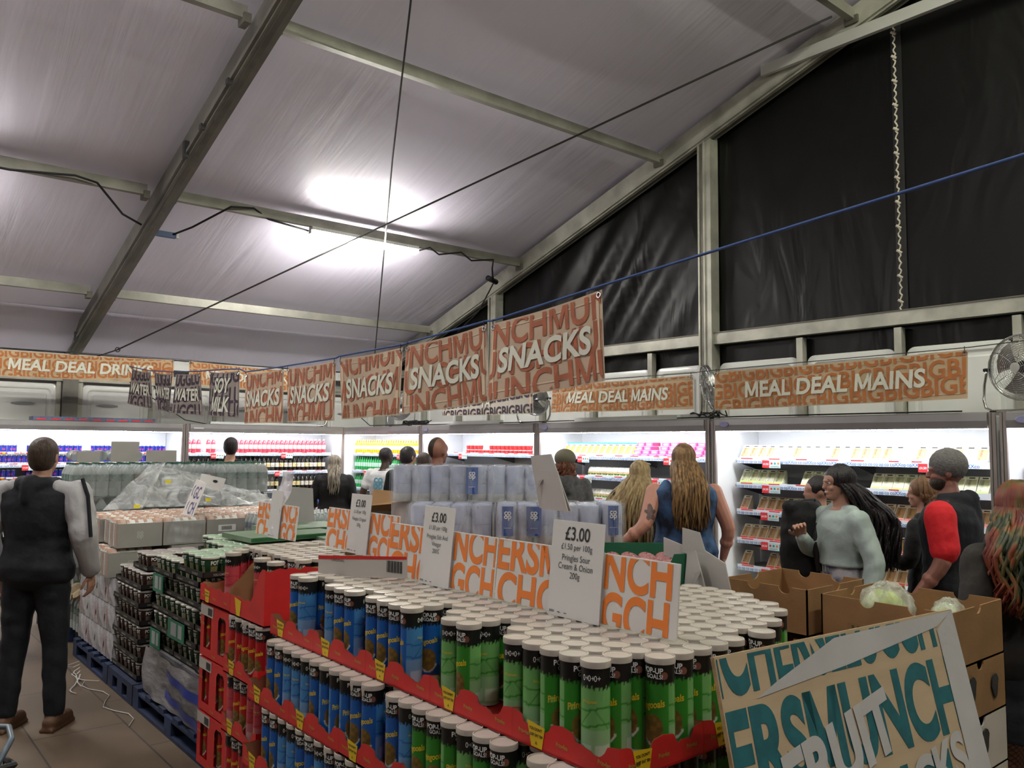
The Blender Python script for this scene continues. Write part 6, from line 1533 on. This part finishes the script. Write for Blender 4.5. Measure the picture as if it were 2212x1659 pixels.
TIE = mat('cloth_tiedye', (.004, .007, .020), .8, 0, 0, 6.5, col2=(.05, .12, .27)); DEN = mat('cloth_pale_denim', (.42, .50, .48), .8, 0, .18, 9); FLO = mat('cloth_floral', (.50, .48, .52), .8, 0, 0, 11, col2=(.015, .015, .06)); REDC = mat('cloth_red', (.62, .008, .015), .8); CAMO = mat('cloth_dark_camo', (.008, .007, .006), .8, 0, 0, 9, col2=(.020, .015, .011)); JEAN = mat('cloth_dark_denim', (.008, .009, .016), .8, 0, .2, 20)
VA = YAW
def at(px, d): return view_pt(px, d)
# man in navy hoodie with pale sleeves at the left
x, y = 1.02, 5.71
P1, hd, ln = person('person from behind in a navy hoodie with pale sleeves and brown boots', x, y, 1.745, VA-.02, SK, 'vest', NAVY, 'trousers', NAVY, 1.12, .06, {'R': [(0, -.20, 1.42), (-.05, -.30, 1.15), (.10, -.28, .93)], 'L': [(0, .20, 1.42), (-.03, .31, 1.14), (.08, .28, .92)]}, short_hair(BRN, 1), vox=.0055, stance=(-.02, .03), shoes=mat('boot_brown', (.10, .045, .02), .6, 0, .2, 10), hood=True, tgirth=1.12)
for q in (-1, 1):
    m2 = MB(); limb(m2, [ln((0, q*.225, 1.405)), ln((-.04, q*.305, 1.15)), ln((.07, q*.29, .95))], [.088, .078, .058]); limb(m2, [ln((0, q*.225, 1.405)), ln((-.05, q*.14, 1.45))], [.084, .045]); me = remesh(m2, .010, 3); cloth_waves(me, .005, q); me.materials.append(mat('cloth_pale', (.44, .43, .44), .8, 0, .1, 8)); link('sleeve', me, P1)
    m2 = MB(); m2.tube([ln((-.03, q*.27, 1.50)), ln((-.06, q*.325, 1.40)), ln((-.10, q*.375, 1.16))], .012, 6); m2.build('sleeve_stripe', NAVY, P1)
person('person in dark clothes cut off by the left edge of the picture', *at(-20, 6.8), 1.62, VA, SK, 'long', CBLK, 'trousers', NAVY, 1.0, 0, None, short_hair(BLKH, 1), vox=.014)
person('person with short black hair facing the pink bottle fridge, black shirt', *at(503, 9.9), 1.79, VA+.1, SK, 'short', CBLK, 'trousers', NAVY, 1.0, 0, None, short_hair(BLKH, 1), vox=.012)
person('person with long straight grey hair and a loose black top', *at(727, 10.4), 1.575, VA+.05, SK, 'long', CBLK, 'trousers', NAVY, 1.12, .1, {'L': [(0, .20, 1.41), (-.02, .30, 1.15), (.20, .30, 1.05)], 'R': [(0, -.20, 1.41), (-.02, -.28, 1.12), (.20, -.22, 1.0)]}, long_hair(GRYH, .42, .06, .15, 90, 4), vox=.012, tgirth=1.18)
x, y = at(830, 10.0)
PW, hd, ln = person('person in a white crew shirt with pale blue back print, dark skin', x, y, 1.68, VA-.35, SKD, 'short', CWHT, 'trousers', NAVY, 1.08, -.3, {'L': [(0, .20, 1.42), (-.06, .27, 1.16), (.15, .22, 1.02)]}, short_hair(BLKH, 0, 0), vox=.010, lean=.10, tgirth=1.06)
m2 = MB(); fn = lambda u, v: ln((-.150+.0*abs(u), -u, v)); SHP = mat('shirt_print', (.10, .35, .50), .7); SHG = mat('shirt_print_dark', (.15, .2, .28), .7)
coop(m2, lambda u, v: fn(u, v), 0, 1.31, .13); put_text(m2, 'CREW', .075, fn, 1, .005, .9, (0, 1.13)); m2.add([fn(-.11, 1.205), fn(.11, 1.205), fn(.11, 1.21), fn(-.11, 1.21)], [(0,1,2,3)], 1); m2.build('back_print', [SHP, SHG], PW)
person('person with a black bob of hair and black top beside the white crew shirt', *at(884, 9.0), 1.70, VA-.25, SK, 'short', CBLK, 'trousers', NAVY, 1.05, -.5, None, short_hair(BLKH, 1, .005), vox=.011)
person('person in white mostly hidden behind the bald head', *at(918, 8.4), 1.64, VA, SK, 'short', CWHT, 'trousers', NAVY, 1.0, 0, None, short_hair(BRN, 1), vox=.012)
def crest(t, hd, s_, turn): cap_hair(t, hd, s_, turn, BRN, (-.016, 0, .022), (.099, .050, .096))
person('person with a shaved head and short dark strip of hair, black top', *at(946, 7.2), 1.785, VA-.45, SKR, 'short', CBLK, 'trousers', NAVY, 1.1, -.2, None, crest, vox=.009)
def cap_and_curls(t, hd, s_, turn):
    long_hair(AUB, .16, .07, .03, 120, 6, .022, .62, .012)(t, hd, s_, turn)
    cap_hair(t, hd, s_, turn, mat('cap_olive', (.12, .11, .075), .8), (-.012, 0, .052), (.120, .106, .092), 'cap')
    MB().grid(8, 6, lambda u, v: hd((.07+.09*v*math.cos((u-.5)*2.0), .085*math.sin((u-.5)*2.0)*(1-.1*v), .055-.02*v))).build('cap_peak', MC['cap_olive'], t)
person('person in a grey hoodie with an olive cap over curly auburn hair', *at(1222, 7.7), 1.665, VA+.15, SK, 'long', CGRY, 'trousers', NAVY, 1.05, -.15, None, cap_and_curls, vox=.010, hood=True, tgirth=1.05)
PB, hd, ln = person('person with very long blonde hair and a black top, sunglasses on head', *at(1384, 6.7), 1.60, VA+.05, SK, 'long', CBLK, 'trousers', NAVY, 1.15, -.65, None, long_hair(BLO, .66, .17, .19, 300, 9, .014, .72, .011, side=.03), vox=.010, tgirth=1.05)
MB().tube([hd((.045, .075*math.cos(a), .085+.012*math.sin(a))) for a in [PI*i/8 for i in range(9)]], .007, 6).build('sunglasses', CHROME, PB)
PT, hd, ln = person('person in a navy tie-dye tank top with golden hair down the back', *at(1476, 6.15), 1.735, VA+.05, SKP, 'tank', TIE, 'trousers', TIE, 1.34, .0,
    {'R': [(0, -.225, 1.395), (-.05, -.325, 1.13), (.03, -.30, .90), (.0, .05, -1), (0, 1, 0)], 'L': [(0, .225, 1.395), (-.12, .32, 1.16), (-.08, .50, 1.02), (.1, .75, -.45), (0, -.5, -.8), .5]}, long_hair(GOL, .50, .10, .21, 260, 12, .010, .60, .0095), vox=.005, tgirth=1.03)
bd = [c for c in PT.children if c.name.startswith('body')][0].data; bd.materials.append(mat('tattoo_ink', (.15, .085, .085), .6, 0, .5, 40)); tc_ = Vector(ln((-.09, .285, 1.25)))
for f in bd.polygons:
    d_ = f.center-tc_; w_ = .8+.35*math.sin(math.atan2(d_.z, d_.y)*5)
    if f.center.x < tc_.x+.02 and (d_.y/.040)**2+(d_.z/.062)**2 < w_: f.material_index = 1
def face_bits(t, hd, smile=True):
    for q in (-1, 1):
        m2 = MB(); m2.sphere(hd((.0745, q*.030, -.002)), .0105, 12, 8); m2.build('eye', mat('eye_white', (.6,.58,.55), .2), t)
        m2 = MB(); m2.sphere(hd((.0825, q*.031, -.003)), .0045, 8, 6); m2.build('iris', mat('iris_dark', (.03,.02,.015), .2), t)
        MB().tube([hd((.086-.006*abs(k-1), q*(.016+.013*k), .017+.004*(k == 1))) for k in range(3)], .003, 5).build('eyebrow', BLKH, t)
    MB().tube([hd((.090-.012*abs(k-2)/2, (k-2)*.011, -.066+.004*abs(k-2))) for k in range(5)], [.002, .0045, .005, .0045, .002], 6).build('lips', mat('lips', (.42, .09, .09), .4), t)
    if smile: MB().tube([hd((.093-.010*abs(k-2)/2, (k-2)*.008, -.064+.003*abs(k-2))) for k in range(5)], .0028, 5).build('teeth', mat('teeth', (.75,.72,.68), .3), t)
PD, hd, ln = person('smiling person in a pale denim jacket with long black hair, seen from the side', *at(1812, 5.05), 1.615, VA+PI/2+.12, SK, 'crop', DEN, 'skirt', FLO, 1.12, -.02,
    {'L': [(0, .205, 1.40), (-.05, .31, 1.14), (.03, .31, .88)], 'R': [(.02, -.18, 1.40), (.10, -.22, 1.15), (.27, -.02, 1.28), (.4, .45, .75), (.3, .8, 0), .9]}, long_hair(BLKH, .56, .13, .26, 420, 15, .022, .66, .009), vox=.0048, tgirth=1.08)
face_bits(PD, hd)
m2 = MB().tube([ln((.12, -.08, 1.36)), ln((.155, -.07, 1.22)), ln((.13, -.06, 1.05))], .02, 6); m2.build('hanging_lock', BLKH, PD)
PK_, hd, ln = person('person in a black coat facing away behind the smiling person', *at(1766, 5.60), 1.53, VA+1.2, SK, 'long', CBLK, 'trousers', CBLK, 1.15, .3, None, short_hair(BLKH, 0), vox=.012, tgirth=1.1)
x, y = at(1728, 5.30)
t = thing('backpack', 'large black backpack on the person hidden behind the smiling one', 'backpack', (x, y, 0), VA+.6)
m2 = MB(); loft(m2, [(0, 0, .88, .09, .13), (0, 0, .95, .12, .155), (0, 0, 1.15, .125, .16), (0, 0, 1.3, .115, .155), (0, 0, 1.38, .08, .11)]); limb(m2, [(.0, -.12, 1.34), (.0, .12, 1.34)], [.05, .05]); me = remesh(m2, .012, 3); cloth_waves(me, .006, 2); me.materials.append(CBLK); link('bag', me, t)
MB().tube([(-.02, -.1, 1.37), (-.06, -.05, 1.395), (-.06, .05, 1.395), (-.02, .1, 1.37)], .006, 5).build('seam', DARK, t)
for q in (-1, 1):
    MB().tube([ln((.115, q*.03, 1.40)), ln((.132, q*.02, 1.30)), ln((.132, q*.02, 1.12))], .006, 5).build('jacket_placket', mat('denim_seam', (.30, .36, .35), .8), PD)
MB().tube([ln((.0+.075*math.cos(a), .085*math.sin(a), 1.475-.01*math.cos(a))) for a in [k*PI/8 for k in range(-7, 8)]], .014, 6).build('collar', DEN, PD)
# beanie man
def beanie(t, hd, s_, turn):
    cap_hair(t, hd, s_, turn, mat('beanie_wool', (.17, .165, .16), .95, 0, .25, 60, .3, 90), (-.018, 0, .040), (.108, .094, .102), 'beanie', .012)
    cap_hair(t, hd, s_, turn, BRN, (.035, 0, -.066), (.055, .060, .052), 'beard')
PM, hd, ln = person('person in a grey knitted beanie and dark hooded vest with red shirt sleeves', *at(2044, 4.85), 1.70, VA+.85, SKR, 'vest', NAVY, 'trousers', CBLK, 1.22, .35,
    {'L': [(0, .23, 1.40), (-.03, .30, 1.12), (.13, .33, .90), (.35, .2, -.9), (0, -1, 0), .3]}, beanie, vox=.005, hood=True, tgirth=1.12)
for q in (-1, 1):
    m2 = MB(); limb(m2, [ln((.0, q*.235, 1.385)), ln((-.03, q*.275, 1.19))], [.086, .080]); limb(m2, [ln((.0, q*.235, 1.385)), ln((-.01, q*.15, 1.42))], [.084, .05]); me = remesh(m2, .010, 2); cloth_waves(me, .003, 2); me.materials.append(REDC); link('sleeve', me, PM)
PH_, hd, ln = person('person with light brown hair in a black jacket holding a sandwich pack', *at(1990, 5.45), 1.53, VA+.75, SK, 'long', CBLK, 'trousers', CBLK, 1.05, .3,
    {'L': [(.0, .19, 1.39), (.02, .25, 1.12), (.27, .22, 1.15), (1, 0, .1), (0, -1, 0), .7]}, long_hair(LBR, .16, .06, .02, 100, 22, .010, .62, .012), vox=.006)
M_ = Matrix.Translation(PH_.location) @ Matrix.Rotation(PH_.rotation_euler.z, 4, 'Z')
hp = M_ @ Vector(ln((.40, .19, 1.17)))
o = MB().prism([(0, 0), (.11, 0), (.0, .10)], .05, lambda u, v, q: (u-.03, q-.025, v-.03)).build('sandwich_pack', [MC['carton_white']], loc=hp, rz=VA+1.7); tag(o, 'triangular sandwich pack held in a hand by the beanie man', 'sandwich')
link('food_window', MB().add([(.07, -.026, -.025), (-.02, -.026, -.025), (-.02, -.026, .055)], [(2,1,0)]).mesh('food_window', [mat('bread', (.50,.27,.10), .5)]), o)
# person with multicoloured hair at the right edge
m, N, L, b = nodes('hair_rainbow')
tc = N.new('ShaderNodeTexCoord'); mp = N.new('ShaderNodeMapping'); mp.inputs['Scale'].default_value = (5, 5, 1.6); L.new(tc.outputs['Object'], mp.inputs[0])
n = N.new('ShaderNodeTexNoise'); n.inputs['Scale'].default_value = 2.2; n.inputs['Detail'].default_value = 3; L.new(mp.outputs[0], n.inputs['Vector'])
rp = N.new('ShaderNodeValToRGB'); E_ = rp.color_ramp.elements; E_[0].position = .32; E_[0].color = (.06, .006, .010, 1); E_[1].position = .70; E_[1].color = (.03, .04, .015, 1)
for p_, c_ in ((.42, (.12, .015, .006, 1)), (.50, (.20, .04, .010, 1)), (.56, (.12, .08, .02, 1)), (.62, (.02, .03, .012, 1))): e = E_.new(p_); e.color = c_
L.new(n.outputs[0], rp.inputs[0]); L.new(rp.outputs[0], b.inputs['Base Color']); b.inputs['Roughness'].default_value = .55
RBW = m
# fishnet skin for the legs
m, N, L, b = nodes('fishnet_skin')
tc = N.new('ShaderNodeTexCoord'); w1 = N.new('ShaderNodeTexWave'); w2 = N.new('ShaderNodeTexWave')
for w_, r_ in ((w1, .75), (w2, -.75)):
    mp = N.new('ShaderNodeMapping'); mp.inputs['Rotation'].default_value = (r_, r_*.6, 0); L.new(tc.outputs['Object'], mp.inputs[0]); L.new(mp.outputs[0], w_.inputs['Vector']); w_.inputs['Scale'].default_value = 22; w_.bands_direction = 'Z'
ma = N.new('ShaderNodeMath'); ma.operation = 'MAXIMUM'; L.new(w1.outputs['Fac'], ma.inputs[0]); L.new(w2.outputs['Fac'], ma.inputs[1])
rp = N.new('ShaderNodeValToRGB'); rp.color_ramp.elements[0].position = .86; rp.color_ramp.elements[0].color = (.20, .075, .045, 1); rp.color_ramp.elements[1].position = .95; rp.color_ramp.elements[1].color = (.02, .012, .01, 1)
L.new(ma.outputs[0], rp.inputs[0]); L.new(rp.outputs[0], b.inputs['Base Color']); b.inputs['Roughness'].default_value = .6
FISH = m
PR, hd, ln = person('person from behind with red, orange and green hair at the right edge', *at(2192, 3.45), 1.585, VA+.1, SK, 'long', CAMO, 'skirt', JEAN, 1.2, -.1,
    {'L': [(0, .20, 1.39), (-.08, .30, 1.14), (.10, .22, 1.0)]}, long_hair(RBW, .46, .17, .20, 460, 31, .026, .70, .0095), vox=.009, tgirth=1.12)
m2 = MB()
for q in (-1, 1): limb(m2, [(0, q*.085, .80), (.01, q*.09, .45), (0, q*.095, .12)], [.098, .062, .045])
me = remesh(m2, .01, 2); me.materials.append(FISH); link('fishnet_tights', me, PR)
m2 = MB().tube([ln((-.165+.08*abs(k-6)**2/36, (k-6)*.022, 1.03)) for k in range(13)], .010, 5); m2.build('waistband', mat('waist_print', (.10,.09,.08), .8, 0, .6, 60), PR)

bpy.data.scenes.remove(WORK)
